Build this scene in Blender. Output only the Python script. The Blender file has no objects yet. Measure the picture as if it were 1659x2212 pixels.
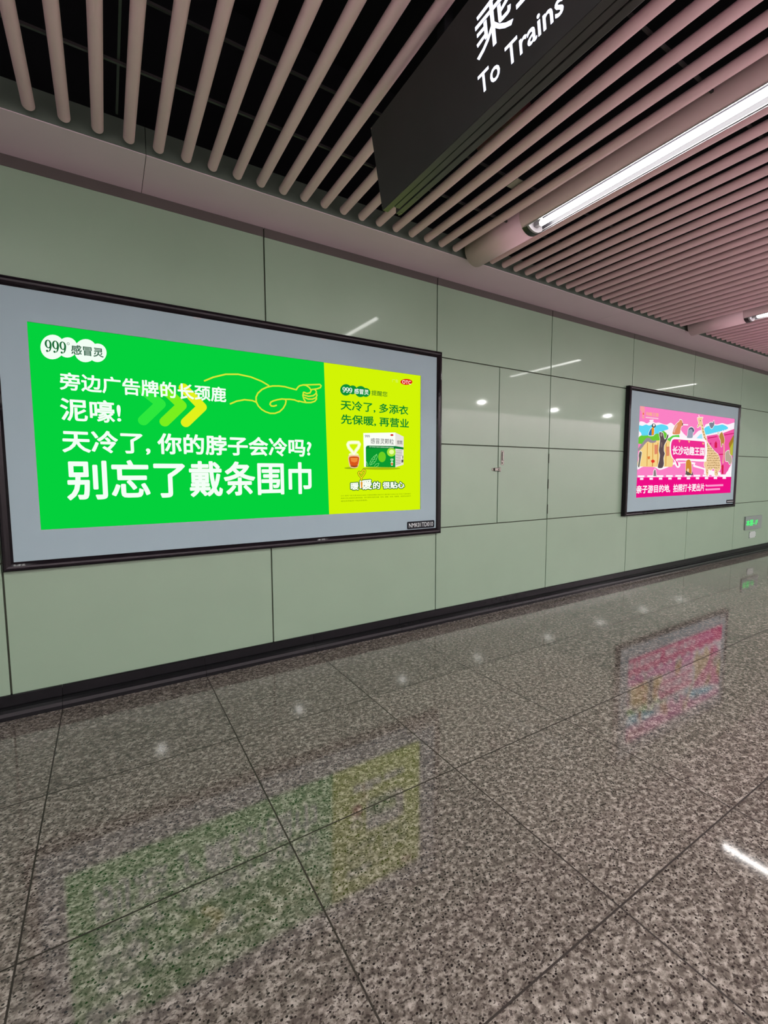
import bpy, bmesh, math, random, json
from mathutils import Vector, Matrix

# ------------------------------------------------------------------ camera, world, exposure
SC = bpy.context.scene
COL = SC.collection
cam_d = bpy.data.cameras.new('camera')
cam_d.sensor_fit = 'VERTICAL'
cam_d.sensor_height = 24.0
cam_d.sensor_width = 24.0 * 1659 / 2212
cam_d.lens = 24.0 * 973.7 / 2212
cam_d.clip_start = 0.02
cam_d.clip_end = 100
cam = bpy.data.objects.new('camera', cam_d)
COL.objects.link(cam)
RT = Vector((0.851638, -0.524119, -0.003388))
DN = Vector((-0.046589, -0.069260, -0.996510))
FW = Vector((0.522055, 0.848824, -0.083403))
cam.matrix_world = Matrix(((RT.x, -DN.x, -FW.x, 0.0), (RT.y, -DN.y, -FW.y, -3.2),
                           (RT.z, -DN.z, -FW.z, 1.3586), (0, 0, 0, 1)))
SC.camera = cam
world = bpy.data.worlds.new('world')
SC.world = world
world.use_nodes = True
world.node_tree.nodes['Background'].inputs[0].default_value = (0.02, 0.02, 0.022, 1)
world.node_tree.nodes['Background'].inputs[1].default_value = 0.3
SC.view_settings.view_transform = 'Standard'
SC.view_settings.look = 'None'
SC.view_settings.gamma = 1.0
SC.view_settings.use_curve_mapping = False
SC.view_settings.exposure = 0.0
SC.cycles.use_denoising = True
SC.cycles.max_bounces = 8
SC.cycles.sample_clamp_indirect = 6.0
TUBE_POWER = 30.0        # radiance of the fluorescent tubes
DOWNLIGHT_POWER = 60.0   # radiance of the lens of the small round ceiling lamps
DOWNLIGHT_WATTS = 72.0   # light each of them throws down
POSTER_GAIN = 1.0

# unseen lamp added over the opposite wall, fills the hall with bounced light
fill_d = bpy.data.lights.new('added_fill_light', 'AREA')
fill_d.shape = 'RECTANGLE'; fill_d.size = 24.0; fill_d.size_y = 0.8
fill_d.energy = 2100.0
fill_d.color = (0.97, 0.965, 1.0)
fill_lamp = bpy.data.objects.new('added_fill_light', fill_d)
fill_lamp.location = (6.5, -6.25, 3.95)
COL.objects.link(fill_lamp)

# ------------------------------------------------------------------ helpers
def lin(c):
    c /= 255.0
    return c / 12.92 if c <= 0.04045 else ((c + 0.055) / 1.055) ** 2.4

def hexlin(h):
    return tuple(lin(int(h[i:i + 2], 16)) for i in (0, 2, 4)) + (1.0,)

def principled(name, col, rough=0.5, metal=0.0, coat=0.0, coat_rough=0.05, spec=0.5, emit=None, power=1.0):
    m = bpy.data.materials.new(name)
    m.use_nodes = True
    b = m.node_tree.nodes['Principled BSDF']
    b.inputs['Base Color'].default_value = tuple(col) + (1.0,) if len(col) == 3 else col
    b.inputs['Roughness'].default_value = rough
    b.inputs['Metallic'].default_value = metal
    b.inputs['Coat Weight'].default_value = coat
    b.inputs['Coat Roughness'].default_value = coat_rough
    b.inputs['Specular IOR Level'].default_value = spec
    if emit is not None:
        b.inputs['Emission Color'].default_value = tuple(emit) + (1.0,) if len(emit) == 3 else emit
        b.inputs['Emission Strength'].default_value = power
    return m

def nodes(m):
    return m.node_tree.nodes, m.node_tree.links, m.node_tree.nodes['Principled BSDF']

def add_noise_tint(m, scale, amount, bump=0.0):
    """small uneven tint of a plain material (procedural)"""
    n, l, b = nodes(m)
    tc = n.new('ShaderNodeTexCoord')
    nz = n.new('ShaderNodeTexNoise')
    nz.inputs['Scale'].default_value = scale
    nz.inputs['Detail'].default_value = 4
    l.new(tc.outputs['Object'], nz.inputs['Vector'])
    base = tuple(b.inputs['Base Color'].default_value)
    mx = n.new('ShaderNodeMix'); mx.data_type = 'RGBA'
    mx.inputs[6].default_value = tuple(c * (1 - amount) for c in base[:3]) + (1,)
    mx.inputs[7].default_value = tuple(min(1, c * (1 + amount)) for c in base[:3]) + (1,)
    l.new(nz.outputs['Fac'], mx.inputs[0])
    l.new(mx.outputs[2], b.inputs['Base Color'])
    if bump:
        bp = n.new('ShaderNodeBump')
        bp.inputs['Strength'].default_value = bump
        bp.inputs['Distance'].default_value = 0.01
        l.new(nz.outputs['Fac'], bp.inputs['Height'])
        l.new(bp.outputs['Normal'], b.inputs['Normal'])
    return m

def obj(name, bm, mats, parent=None, smooth=False, loc=None):
    me = bpy.data.meshes.new(name)
    bm.to_mesh(me); bm.free()
    if not isinstance(mats, (list, tuple)):
        mats = [mats]
    for m in mats:
        me.materials.append(m)
    if smooth:
        for p in me.polygons:
            p.use_smooth = True
    o = bpy.data.objects.new(name, me)
    COL.objects.link(o)
    if parent:
        o.parent = parent
    if loc:
        o.location = loc
    return o

def tag(o, label, cat, group=None):
    o['label'] = label
    o['category'] = cat
    if group:
        o['group'] = group
    return o

def empty(name, loc, label, cat, group=None):
    o = bpy.data.objects.new(name, None)
    o.empty_display_size = 0.1
    COL.objects.link(o)
    o.location = loc
    return tag(o, label, cat, group)

def struct(o):
    o['kind'] = 'structure'
    return o

def box(bm, x0, y0, z0, x1, y1, z1, mat=0, bevel=0.0):
    vs = [bm.verts.new(p) for p in ((x0, y0, z0), (x1, y0, z0), (x1, y1, z0), (x0, y1, z0),
                                    (x0, y0, z1), (x1, y0, z1), (x1, y1, z1), (x0, y1, z1))]
    fs = []
    for q in ((0, 3, 2, 1), (4, 5, 6, 7), (0, 1, 5, 4), (1, 2, 6, 5), (2, 3, 7, 6), (3, 0, 4, 7)):
        f = bm.faces.new([vs[i] for i in q]); f.material_index = mat; fs.append(f)
    if bevel:
        es = {e for f in fs for e in f.edges}
        r = bmesh.ops.bevel(bm, geom=list(es), offset=bevel, segments=2, profile=0.5, affect='EDGES')
        for f in r['faces']:
            f.material_index = mat

def prism_y(bm, prof, y0, y1, mat=0, cap=True, closed=True):
    """extrude an (x,z) outline along y"""
    a = [bm.verts.new((x, y0, z)) for x, z in prof]
    b = [bm.verts.new((x, y1, z)) for x, z in prof]
    n = len(prof)
    for i in range(n if closed else n - 1):
        j = (i + 1) % n
        f = bm.faces.new((a[i], a[j], b[j], b[i])); f.material_index = mat
    if cap:
        for vs in (a[::-1], b):
            f = bm.faces.new(vs); f.material_index = mat

def prism_x(bm, prof, x0, x1, mat=0):
    a = [bm.verts.new((x0, y, z)) for y, z in prof]
    b = [bm.verts.new((x1, y, z)) for y, z in prof]
    n = len(prof)
    for i in range(n):
        j = (i + 1) % n
        f = bm.faces.new((a[i], a[j], b[j], b[i])); f.material_index = mat
    f = bm.faces.new(a[::-1]); f.material_index = mat
    f = bm.faces.new(b); f.material_index = mat

def cyl(bm, p0, p1, r, seg=16, mat=0):
    p0, p1 = Vector(p0), Vector(p1)
    d = (p1 - p0).normalized()
    u = d.orthogonal().normalized(); v = d.cross(u)
    A = []; B = []
    for i in range(seg):
        t = 2 * math.pi * i / seg
        o = u * (r * math.cos(t)) + v * (r * math.sin(t))
        A.append(bm.verts.new(p0 + o)); B.append(bm.verts.new(p1 + o))
    for i in range(seg):
        j = (i + 1) % seg
        f = bm.faces.new((A[i], A[j], B[j], B[i])); f.material_index = mat
    bm.faces.new(A[::-1]).material_index = mat
    bm.faces.new(B).material_index = mat

def recalc(bm):
    bmesh.ops.recalc_face_normals(bm, faces=bm.faces[:])
    return bm

def text_polys(s, off):
    """filled outline of a string set in the built-in font; off thickens the strokes (in em)"""
    c = bpy.data.curves.new('lettering', 'FONT')
    c.body = s; c.size = 1.0; c.resolution_u = 3; c.fill_mode = 'FRONT'
    o = bpy.data.objects.new('lettering', c)
    COL.objects.link(o)
    dg = bpy.context.evaluated_depsgraph_get()
    me = bpy.data.meshes.new_from_object(o.evaluated_get(dg))
    vs = [(v.co.x, v.co.y) for v in me.vertices]
    fs = [tuple(p.vertices) for p in me.polygons]
    if off > 0:
        use = {}
        for f in fs:
            for a, b in zip(f, f[1:] + f[:1]):
                k = (min(a, b), max(a, b)); use[k] = use.get(k, 0) + 1
        rim = [k for k, n in use.items() if n == 1]
        for a, b in rim:
            (ax, ay), (bx, by) = vs[a], vs[b]
            d = math.hypot(bx - ax, by - ay)
            if d < 1e-7:
                continue
            nx, ny = -(by - ay) / d * off, (bx - ax) / d * off
            n0 = len(vs)
            vs += [(ax - nx, ay - ny), (bx - nx, by - ny), (bx + nx, by + ny), (ax + nx, ay + ny)]
            fs.append((n0, n0 + 1, n0 + 2, n0 + 3))
        for i in {i for k in rim for i in k}:
            n0 = len(vs)
            vs += [(vs[i][0] + off * math.cos(t), vs[i][1] + off * math.sin(t)) for t in [math.pi * j / 3 for j in range(6)]]
            fs.append(tuple(range(n0, n0 + 6)))
    bpy.data.objects.remove(o); bpy.data.curves.remove(c); bpy.data.meshes.remove(me)
    return vs, fs

def text_into(bm, s, rect, off, place, mat):
    vs, fs = text_polys(s, off)
    x0, x1 = min(v[0] for v in vs), max(v[0] for v in vs)
    y0, y1 = min(v[1] for v in vs), max(v[1] for v in vs)
    sx = (rect[2] - rect[0]) / max(1e-6, x1 - x0); sy = (rect[3] - rect[1]) / max(1e-6, y1 - y0)
    V = [bm.verts.new(place(rect[0] + (x - x0) * sx, rect[1] + (y - y0) * sy)) for x, y in vs]
    for f in fs:
        try:
            bm.faces.new([V[i] for i in f]).material_index = mat
        except ValueError:
            pass

def stroke_into(bm, pts, w, place, mat):
    r = w / 2
    for (ax, ay), (bx, by) in zip(pts[:-1], pts[1:]):
        d = math.hypot(bx - ax, by - ay)
        if d < 1e-6:
            continue
        nx, ny = -(by - ay) / d * r, (bx - ax) / d * r
        f = bm.faces.new([bm.verts.new(place(*p)) for p in ((ax - nx, ay - ny), (bx - nx, by - ny), (bx + nx, by + ny), (ax + nx, ay + ny))])
        f.material_index = mat
    for x, y in pts:
        f = bm.faces.new([bm.verts.new(place(x + r * math.cos(t), y + r * math.sin(t))) for t in [2 * math.pi * i / 16 for i in range(16)]])
        f.material_index = mat

def hermite(p0, p1, m0, m1, t):
    return (2 * t ** 3 - 3 * t ** 2 + 1) * p0 + (t ** 3 - 2 * t ** 2 + t) * m0 + (-2 * t ** 3 + 3 * t ** 2) * p1 + (t ** 3 - t ** 2) * m1

def smooth_outline(pts, n=4):
    """closed rounded outline through the given corner points"""
    closed = pts[0] == pts[-1]
    p = pts[:-1] if closed else pts
    k = len(p)
    out = []
    for i in range(k):
        a, b, c, d = p[i - 1], p[i], p[(i + 1) % k], p[(i + 2) % k]
        for j in range(n):
            out.append([hermite(b[m], c[m], 0.4 * (c[m] - a[m]), 0.4 * (d[m] - b[m]), j / n) for m in (0, 1)])
    return out + [out[0]] if closed else out

def nines_into(bm, x0, y0, x1, y1, place, mat):
    """three serif figure nines"""
    w = (x1 - x0) / 3.0; hgt = y1 - y0
    for k in range(3):
        cx = x0 + w * (k + 0.5); cy = y0 + hgt * 0.66; rx = w * 0.47; ry = hgt * 0.34
        N = 28
        o_ = []; i_ = []
        for i in range(N):
            t = 2 * math.pi * i / N
            o_.append(bm.verts.new(place(cx + rx * math.cos(t), cy + ry * math.sin(t))))
            i_.append(bm.verts.new(place(cx + rx * 0.42 * math.cos(t), cy + ry * 0.80 * math.sin(t))))
        for i in range(N):
            j = (i + 1) % N
            bm.faces.new((o_[i], o_[j], i_[j], i_[i])).material_index = mat
        # tail: thick at the right side, thinning to the lower left, ending in a ball
        P = []
        for i in range(12):
            t = i / 11.0
            a = t * math.pi * 0.62
            P.append((cx + rx * (0.72 - 1.15 * t * t * 0.9), cy - hgt * 0.62 * math.sin(a * 0.8) - 0 * t, rx * (0.30 - 0.2 * t)))
        for (ax, ay, ar), (bx, by, br) in zip(P[:-1], P[1:]):
            f = bm.faces.new([bm.verts.new(place(*p)) for p in ((ax - ar, ay), (bx - br, by), (bx + br, by), (ax + ar, ay))])
            f.material_index = mat
        ex, ey = cx - rx * 0.42, y0 + hgt * 0.10
        f = bm.faces.new([bm.verts.new(place(ex + rx * .33 * math.cos(t), ey + hgt * .09 * math.sin(t))) for t in [2 * math.pi * i / 14 for i in range(14)]])
        f.material_index = mat

# ------------------------------------------------------------------ materials
M = {}
# wall: pale green enamelled steel panels
M['enamel'] = principled('enamel_panel', (0.192, 0.277, 0.197), rough=0.42, coat=0.32, coat_rough=0.05)
add_noise_tint(M['enamel'], 3.0, 0.05, 0.012)
M['back_wall'] = principled('pale_pinkish_panel', (0.80, 0.715, 0.715), rough=0.7, spec=0.2)
add_noise_tint(M['back_wall'], 3, 0.03)
M['gap'] = principled('dark_joint', (0.03, 0.035, 0.02), rough=0.8)
M['black_skirting'] = principled('black_stone_skirting', (0.006, 0.006, 0.007), rough=0.25, spec=0.13)
add_noise_tint(M['black_skirting'], 30, 0.3)
M['soffit'] = principled('soffit_panel', (0.60, 0.475, 0.53), rough=0.55)
add_noise_tint(M['soffit'], 6, 0.03)
M['soffit_dark'] = principled('soffit_edge_face', (0.10, 0.13, 0.105), rough=0.6)  # dark grey-green upright face of the soffit
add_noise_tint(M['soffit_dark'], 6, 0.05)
M['shade_strip'] = principled('grey_brown_painted_shade', (0.055, 0.046, 0.041), rough=0.6)  # dark tone for the soffit's shade on the wall top
add_noise_tint(M['shade_strip'], 8, 0.06)
M['slat'] = principled('pink_beige_paint', (0.88, 0.555, 0.635), rough=0.42)
add_noise_tint(M['slat'], 9, 0.04)
M['housing'] = principled('pink_beige_housing_paint', (0.78, 0.53, 0.59), rough=0.34)
add_noise_tint(M['housing'], 7, 0.04)
M['plenum'] = principled('black_plenum_paint', (0.006, 0.006, 0.0075), rough=0.9, spec=0.1)
add_noise_tint(M['plenum'], 2, 0.4)
M['rail'] = principled('dull_grey_rail', (0.036, 0.031, 0.034), rough=0.6)
add_noise_tint(M['rail'], 12, 0.3)
M['gloss_black'] = principled('glossy_black_moulding', (0.008, 0.006, 0.008), rough=0.07, spec=0.2)
add_noise_tint(M['gloss_black'], 4.5, 0.3, 0.25)
M['mat_grey'] = principled('grey_border_panel', (0.25, 0.335, 0.365), rough=0.6, spec=0.25)
add_noise_tint(M['mat_grey'], 4, 0.03)
M['chrome'] = principled('brushed_steel', (0.20, 0.19, 0.17), rough=0.35, metal=1.0)
add_noise_tint(M['chrome'], 60, 0.15)
M['clip'] = principled('grey_plastic_clip', (0.30, 0.31, 0.32), rough=0.5)
add_noise_tint(M['clip'], 40, 0.05)
M['plate_black'] = principled('black_label_plate', (0.008, 0.009, 0.013), rough=0.5, spec=0.12)
add_noise_tint(M['plate_black'], 40, 0.1)
M['plate_ink'] = principled('pale_grey_ink', (0.55, 0.6, 0.6), rough=0.5)
add_noise_tint(M['plate_ink'], 40, 0.03)
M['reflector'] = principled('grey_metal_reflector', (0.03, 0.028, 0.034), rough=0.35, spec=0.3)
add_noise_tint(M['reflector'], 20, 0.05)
M['lamp_white'] = principled('white_lamp_fitting', (0.34, 0.32, 0.34), rough=0.3)
add_noise_tint(M['lamp_white'], 20, 0.03)
M['lamp_black'] = principled('black_lamp_cap', (0.01, 0.01, 0.01), rough=0.4)
add_noise_tint(M['lamp_black'], 20, 0.2)
M['tube'] = principled('lit_fluorescent_tube', (0.9, 0.9, 0.9), rough=0.3, emit=(1.0, 0.98, 0.95), power=TUBE_POWER)
M['downlight'] = principled('lit_round_lamp', (0.9, 0.9, 0.9), rough=0.3, emit=(1.0, 0.98, 0.94), power=DOWNLIGHT_POWER)
M['sign_face'] = principled('dark_grey_sign_paint', (0.022, 0.022, 0.024), rough=0.45)
add_noise_tint(M['sign_face'], 14, 0.15)
M['sign_trim'] = principled('sign_underside_metal', (0.05, 0.043, 0.045), rough=0.38)
add_noise_tint(M['sign_trim'], 14, 0.15)
M['sign_light'] = principled('lit_white_lettering', (0.8, 0.8, 0.85), emit=hexlin('dfe4f8'), power=1.0)
M['grey_plate'] = principled('grey_steel_plate', (0.17, 0.20, 0.19), rough=0.35)
add_noise_tint(M['grey_plate'], 30, 0.08)
M['pale_plate'] = principled('pale_grey_cover_plate', (0.36, 0.41, 0.39), rough=0.4)
add_noise_tint(M['pale_plate'], 30, 0.06)
M['green_led'] = principled('green_lit_lettering', (0.0, 0.3, 0.05), emit=hexlin('10e866'), power=1.0)
M['foil'] = principled('painted_red_reflections', (0.10, 0.03, 0.035), rough=0.35)  # red reflections on foil, put into the mottled colour
add_noise_tint(M['foil'], 25, 0.9)
M['paper'] = principled('pale_paper_tag', (0.35, 0.31, 0.28), rough=0.7)
add_noise_tint(M['paper'], 50, 0.1)

def floor_material():
    m = principled('polished_speckled_granite', (0.3, 0.27, 0.24), rough=0.05)
    n, l, b = nodes(m)
    tc = n.new('ShaderNodeTexCoord')
    sep = n.new('ShaderNodeSeparateXYZ')
    l.new(tc.outputs['Object'], sep.inputs[0])
    def math_(op, a, bb=None, c=None):
        k = n.new('ShaderNodeMath'); k.operation = op
        for i, v in enumerate((a, bb, c)):
            if v is None:
                continue
            if isinstance(v, (int, float)):
                k.inputs[i].default_value = v
            else:
                l.new(v, k.inputs[i])
        return k.outputs[0]
    PX, OX, PY, OY = 0.7955, 0.5185, 0.7875, -0.1085
    gx = math_('DIVIDE', math_('SUBTRACT', sep.outputs[0], OX), PX)
    gy = math_('DIVIDE', math_('SUBTRACT', sep.outputs[1], OY), PY)
    def dist(g, p):
        fr = math_('FRACT', math_('ADD', g, 100.0))
        return math_('MULTIPLY', math_('SUBTRACT', 0.5, math_('ABSOLUTE', math_('SUBTRACT', fr, 0.5))), p)
    near = math_('MINIMUM', dist(gx, PX), dist(gy, PY))
    joint = math_('LESS_THAN', near, 0.0029)
    cell = n.new('ShaderNodeCombineXYZ')
    l.new(math_('FLOOR', gx), cell.inputs[0]); l.new(math_('FLOOR', gy), cell.inputs[1])
    wn = n.new('ShaderNodeTexWhiteNoise'); wn.noise_dimensions = '3D'
    l.new(cell.outputs[0], wn.inputs['Vector'])
    # every slab is cut from another part of the stone
    off = n.new('ShaderNodeVectorMath'); off.operation = 'SCALE'
    l.new(wn.outputs['Color'], off.inputs[0]); off.inputs['Scale'].default_value = 40.0
    co = n.new('ShaderNodeVectorMath'); co.operation = 'ADD'
    l.new(tc.outputs['Object'], co.inputs[0]); l.new(off.outputs[0], co.inputs[1])
    mp = n.new('ShaderNodeMapping'); mp.inputs['Rotation'].default_value = (0, 0, 0.35); mp.inputs['Scale'].default_value = (1.0, 1.25, 1.0)
    l.new(co.outputs[0], mp.inputs[0])
    def noise(scale, detail, rough, dist=0.0):
        z = n.new('ShaderNodeTexNoise'); z.inputs['Scale'].default_value = scale; z.inputs['Detail'].default_value = detail
        z.inputs['Roughness'].default_value = rough; z.inputs['Distortion'].default_value = dist
        l.new(mp.outputs[0], z.inputs['Vector'])
        return z.outputs['Fac']
    def ramp(fac, stops):
        r = n.new('ShaderNodeValToRGB'); e = r.color_ramp.elements
        e[0].position, e[0].color = stops[0][0], stops[0][1] + (1,)
        e[1].position, e[1].color = stops[-1][0], stops[-1][1] + (1,)
        for p, c in stops[1:-1]:
            e.new(p).color = c + (1,)
        l.new(fac, r.inputs[0])
        return r.outputs[0]
    # ground of pale and brownish feldspar grains
    ground = ramp(noise(44, 3.0, 0.6), [(0.34, (0.072, 0.060, 0.052)), (0.47, (0.120, 0.104, 0.089)), (0.56, (0.205, 0.182, 0.160)), (0.70, (0.33, 0.302, 0.270))])
    # dark mica flecks, small and crowded
    fleck = ramp(noise(98, 2.0, 0.55), [(0.385, (1.0, 1.0, 1.0)), (0.455, (0.0, 0.0, 0.0))])
    mx1 = n.new('ShaderNodeMix'); mx1.data_type = 'RGBA'
    fk = math_('MULTIPLY', n_sep(n, l, fleck), 0.86)
    l.new(fk, mx1.inputs[0]); l.new(ground, mx1.inputs[6]); mx1.inputs[7].default_value = (0.030, 0.024, 0.021, 1)
    vo = n.new('ShaderNodeTexVoronoi'); vo.inputs['Scale'].default_value = 90
    l.new(mp.outputs[0], vo.inputs['Vector'])
    sel = math_('MULTIPLY', math_('LESS_THAN', vo.outputs['Distance'], 0.34), math_('GREATER_THAN', n_sep(n, l, vo.outputs['Color']), 0.74))
    mx = n.new('ShaderNodeMix'); mx.data_type = 'RGBA'
    l.new(sel, mx.inputs[0]); l.new(mx1.outputs[2], mx.inputs[6]); mx.inputs[7].default_value = (0.016, 0.013, 0.012, 1)
    tv = n.new('ShaderNodeMapRange'); tv.inputs['To Min'].default_value = 0.86; tv.inputs['To Max'].default_value = 1.08
    l.new(wn.outputs['Value'], tv.inputs['Value'])
    sc_ = n.new('ShaderNodeVectorMath'); sc_.operation = 'SCALE'
    l.new(mx.outputs[2], sc_.inputs[0]); l.new(tv.outputs[0], sc_.inputs['Scale'])
    mj = n.new('ShaderNodeMix'); mj.data_type = 'RGBA'
    l.new(joint, mj.inputs[0]); l.new(sc_.outputs[0], mj.inputs[6]); mj.inputs[7].default_value = (0.014, 0.009, 0.007, 1)
    l.new(mj.outputs[2], b.inputs['Base Color'])
    rr = n.new('ShaderNodeMapRange'); rr.inputs['To Min'].default_value = 0.055; rr.inputs['To Max'].default_value = 0.6
    l.new(joint, rr.inputs['Value']); l.new(rr.outputs[0], b.inputs['Roughness'])
    sm = n.new('ShaderNodeTexNoise'); sm.inputs['Scale'].default_value = 35; sm.inputs['Detail'].default_value = 2
    l.new(mp.outputs[0], sm.inputs['Vector'])
    bp = n.new('ShaderNodeBump'); bp.inputs['Strength'].default_value = 0.004; bp.inputs['Distance'].default_value = 0.004
    l.new(sm.outputs['Fac'], bp.inputs['Height']); l.new(bp.outputs[0], b.inputs['Normal'])
    b.inputs['Specular IOR Level'].default_value = 0.52
    return m

def n_sep(n, l, colour):
    s = n.new('ShaderNodeSeparateColor')
    l.new(colour, s.inputs[0])
    return s.outputs[0]

M['granite'] = floor_material()

# ------------------------------------------------------------------ the setting
XA, XB, YB = -6.0, 19.0, -6.8       # ends of the concourse and its opposite wall
ZC = 3.049                            # underside of the wall soffit
bm = bmesh.new()
box(bm, XA, YB, -0.12, XB, 0.05, 0.0)
struct(obj('floor', recalc(bm), M['granite']))

VX = [1.003 + 1.5146 * (k - 5) for k in range(18)]
ROWS = [0.100, 0.872, 1.6275, 2.384, 2.985]
G = 0.0045
def panel(bm, x0, z0, x1, z1, d=0.0):
    box(bm, x0 + G, -d, z0 + G, x1 - G, 0.02, z1 - G, 0, 0.002)
bm = bmesh.new()
box(bm, XA, 0.012, 0.0, XB, 0.10, 4.0, 1)
DX0, DX1 = 3.284, VX[7]
for i in range(len(VX) - 1):
    for j in range(4):
        x0, x1 = max(VX[i], XA), min(VX[i + 1], XB)
        if x1 - x0 < 0.05:
            continue
        if i == 6 and j in (1, 2):     # the bay of the service cupboard: half-width panels
            panel(bm, x0, ROWS[j], DX0, ROWS[j + 1])
            if j == 2:
                panel(bm, DX0, ROWS[j], x1, ROWS[j + 1])
        else:
            panel(bm, x0, ROWS[j], x1, ROWS[j + 1] + (0.064 if j == 3 else 0))
struct(obj('wall_front', recalc(bm), [M['enamel'], M['gap']]))

# cupboard door flush in the wall, with pull handle and hasp
bm = bmesh.new()
panel(bm, DX0, ROWS[1], DX1 - 0.004, ROWS[2], 0.001)
door = struct(obj('door_1', recalc(bm), M['enamel']))
bm = bmesh.new()
box(bm, 3.320, -0.006, 1.446, 3.358, 0.0, 1.587, 0, 0.003)
box(bm, 3.331, -0.014, 1.490, 3.351, -0.004, 1.576, 0, 0.004)
cyl(bm, (3.342, -0.012, 1.466), (3.342, -0.002, 1.466), 0.010, 14)
obj('door_handle', recalc(bm), M['chrome'], door)
bm = bmesh.new()
box(bm, 3.202, -0.005, 1.389, 3.232, 0.0, 1.415, 0, 0.002)
box(bm, 3.225, -0.020, 1.386, 3.300, -0.006, 1.418, 0, 0.004)
box(bm, 3.292, -0.009, 1.380, 3.318, 0.0, 1.424, 0, 0.003)
cyl(bm, (3.282, -0.026, 1.402), (3.282, -0.006, 1.402), 0.009, 12)
obj('hasp', recalc(bm), M['chrome'], door)
bm = bmesh.new()
for z in (0.98, 1.25, 1.52):
    cyl(bm, (DX1 - 0.003, -0.005, z - 0.05), (DX1 - 0.003, -0.005, z + 0.05), 0.004, 10)
obj('hinge', recalc(bm), M['gap'], door)

bm = bmesh.new()                     # dark strip laid over the wall top, stands in for the soffit's shade
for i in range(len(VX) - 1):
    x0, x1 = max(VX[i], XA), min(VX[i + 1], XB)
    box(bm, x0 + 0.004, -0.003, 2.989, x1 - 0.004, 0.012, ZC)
struct(obj('painted_shade_strip', recalc(bm), M['shade_strip']))

bm = bmesh.new()                     # black skirting: flat band and rounded foot
jx = [0.5185 + 0.7955 * k for k in range(-9, 24)]
for a, b_ in zip(jx[:-1], jx[1:]):
    a, b_ = max(a, XA), min(b_, XB)
    if b_ - a < 0.02:
        continue
    prof = [(0.02, 0.0), (0.02, 0.124), (-0.012, 0.124), (-0.016, 0.120), (-0.016, 0.064), (-0.030, 0.061), (-0.044, 0.053), (-0.056, 0.040), (-0.063, 0.022), (-0.064, 0.0)]
    prism_x(bm, prof, a + 0.0009, b_ - 0.0009)
struct(obj('baseboard_front', recalc(bm), M['black_skirting'], smooth=False))

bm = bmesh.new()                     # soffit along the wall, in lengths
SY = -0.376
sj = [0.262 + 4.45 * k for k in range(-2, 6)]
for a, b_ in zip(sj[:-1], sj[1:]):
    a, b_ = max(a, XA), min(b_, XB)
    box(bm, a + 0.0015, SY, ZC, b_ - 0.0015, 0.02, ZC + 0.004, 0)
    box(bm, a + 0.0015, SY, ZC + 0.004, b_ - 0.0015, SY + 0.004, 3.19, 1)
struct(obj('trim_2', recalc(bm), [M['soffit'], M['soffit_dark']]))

bm = bmesh.new()                     # black painted slab above the slats
box(bm, XA, YB, 4.0, XB, 0.1, 4.1)
box(bm, XA, SY + 0.01, 3.19, XB, -0.2, 4.0)
for y in (-2.6, -4.6):
    box(bm, XA, y - 0.2, 3.7, XB, y + 0.2, 4.0)
struct(obj('ceiling', recalc(bm), M['plenum']))

bm = bmesh.new()
box(bm, XA, YB - 0.1, 0, XB, YB, 4.0)
struct(obj('wall_back', recalc(bm), M['back_wall']))
bm = bmesh.new()                     # unseen valance, added to keep the fill lamp out of the reflections
box(bm, XA, YB + 1.05, 3.0, XB, YB + 1.10, 4.0)
struct(obj('added_valance', recalc(bm), M['soffit']))
for nm, x0, x1 in (('wall_left', XA - 0.1, XA), ('wall_right', XB, XB + 0.1)):
    bm = bmesh.new()
    box(bm, x0, YB, 0, x1, 0.1, 4.0)
    struct(obj(nm, recalc(bm), M['enamel']))

# ------------------------------------------------------------------ ceiling slats
SR, SZ, SY0, SY1 = 0.0262, 3.0715, -0.428, -5.66
def slat_bm():
    bm = bmesh.new()
    prof = [(SR * math.cos(2 * math.pi * i / 28), SR * math.sin(2 * math.pi * i / 28)) for i in range(28)]
    # slightly rounded end at the wall side
    rings = [(0.0, 0.90), (-0.004, 1.0), (SY1 - SY0, 1.0)]
    R = [[bm.verts.new((x * s, y, z * s)) for x, z in prof] for y, s in rings]
    n = len(prof)
    for a, b in zip(R[:-1], R[1:]):
        for i in range(n):
            j = (i + 1) % n
            bm.faces.new((a[i], a[j], b[j], b[i]))
    bm.faces.new(R[0][::-1]); bm.faces.new(R[-1])
    return recalc(bm)
ORD = ['', 'first', 'second', 'third', 'fourth', 'fifth', 'sixth', 'seventh', 'eighth', 'ninth', 'tenth', 'eleventh',
       'twelfth', 'thirteenth', 'fourteenth', 'fifteenth', 'sixteenth', 'seventeenth', 'eighteenth', 'nineteenth',
       'twentieth', 'twenty-first', 'twenty-second', 'twenty-third', 'twenty-fourth', 'twenty-fifth']
slat0 = None
def slat(x, label):
    global slat0
    if slat0 is None:
        o = slat0 = obj('baffle_slat', slat_bm(), M['slat'], smooth=False)
        for p in o.data.polygons:
            p.use_smooth = len(p.vertices) == 4
    else:
        o = slat0.copy(); COL.objects.link(o)
    o.location = (x, SY0, SZ)
    tag(o, label, 'ceiling slat', 'rounded ceiling slats')
FX = [2.56, 6.015, 9.47]                 # the light troughs between the slats
PITCH = 0.1354
for k in range(1, 22):
    slat(FX[0] - 0.213 - PITCH * (k - 1), 'pinkish rounded ceiling slat, %s from the large light trough towards the sign side' % ORD[k])
for k in range(1, 24):
    slat(FX[0] + 0.172 + 0.1364 * (k - 1), 'pinkish rounded ceiling slat, %s beyond the large light trough' % ORD[k])
for k in range(1, 24):
    slat(FX[1] + 0.215 + 0.1364 * (k - 1), 'pinkish rounded ceiling slat, %s beyond the small distant light trough' % ORD[k])

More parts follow.
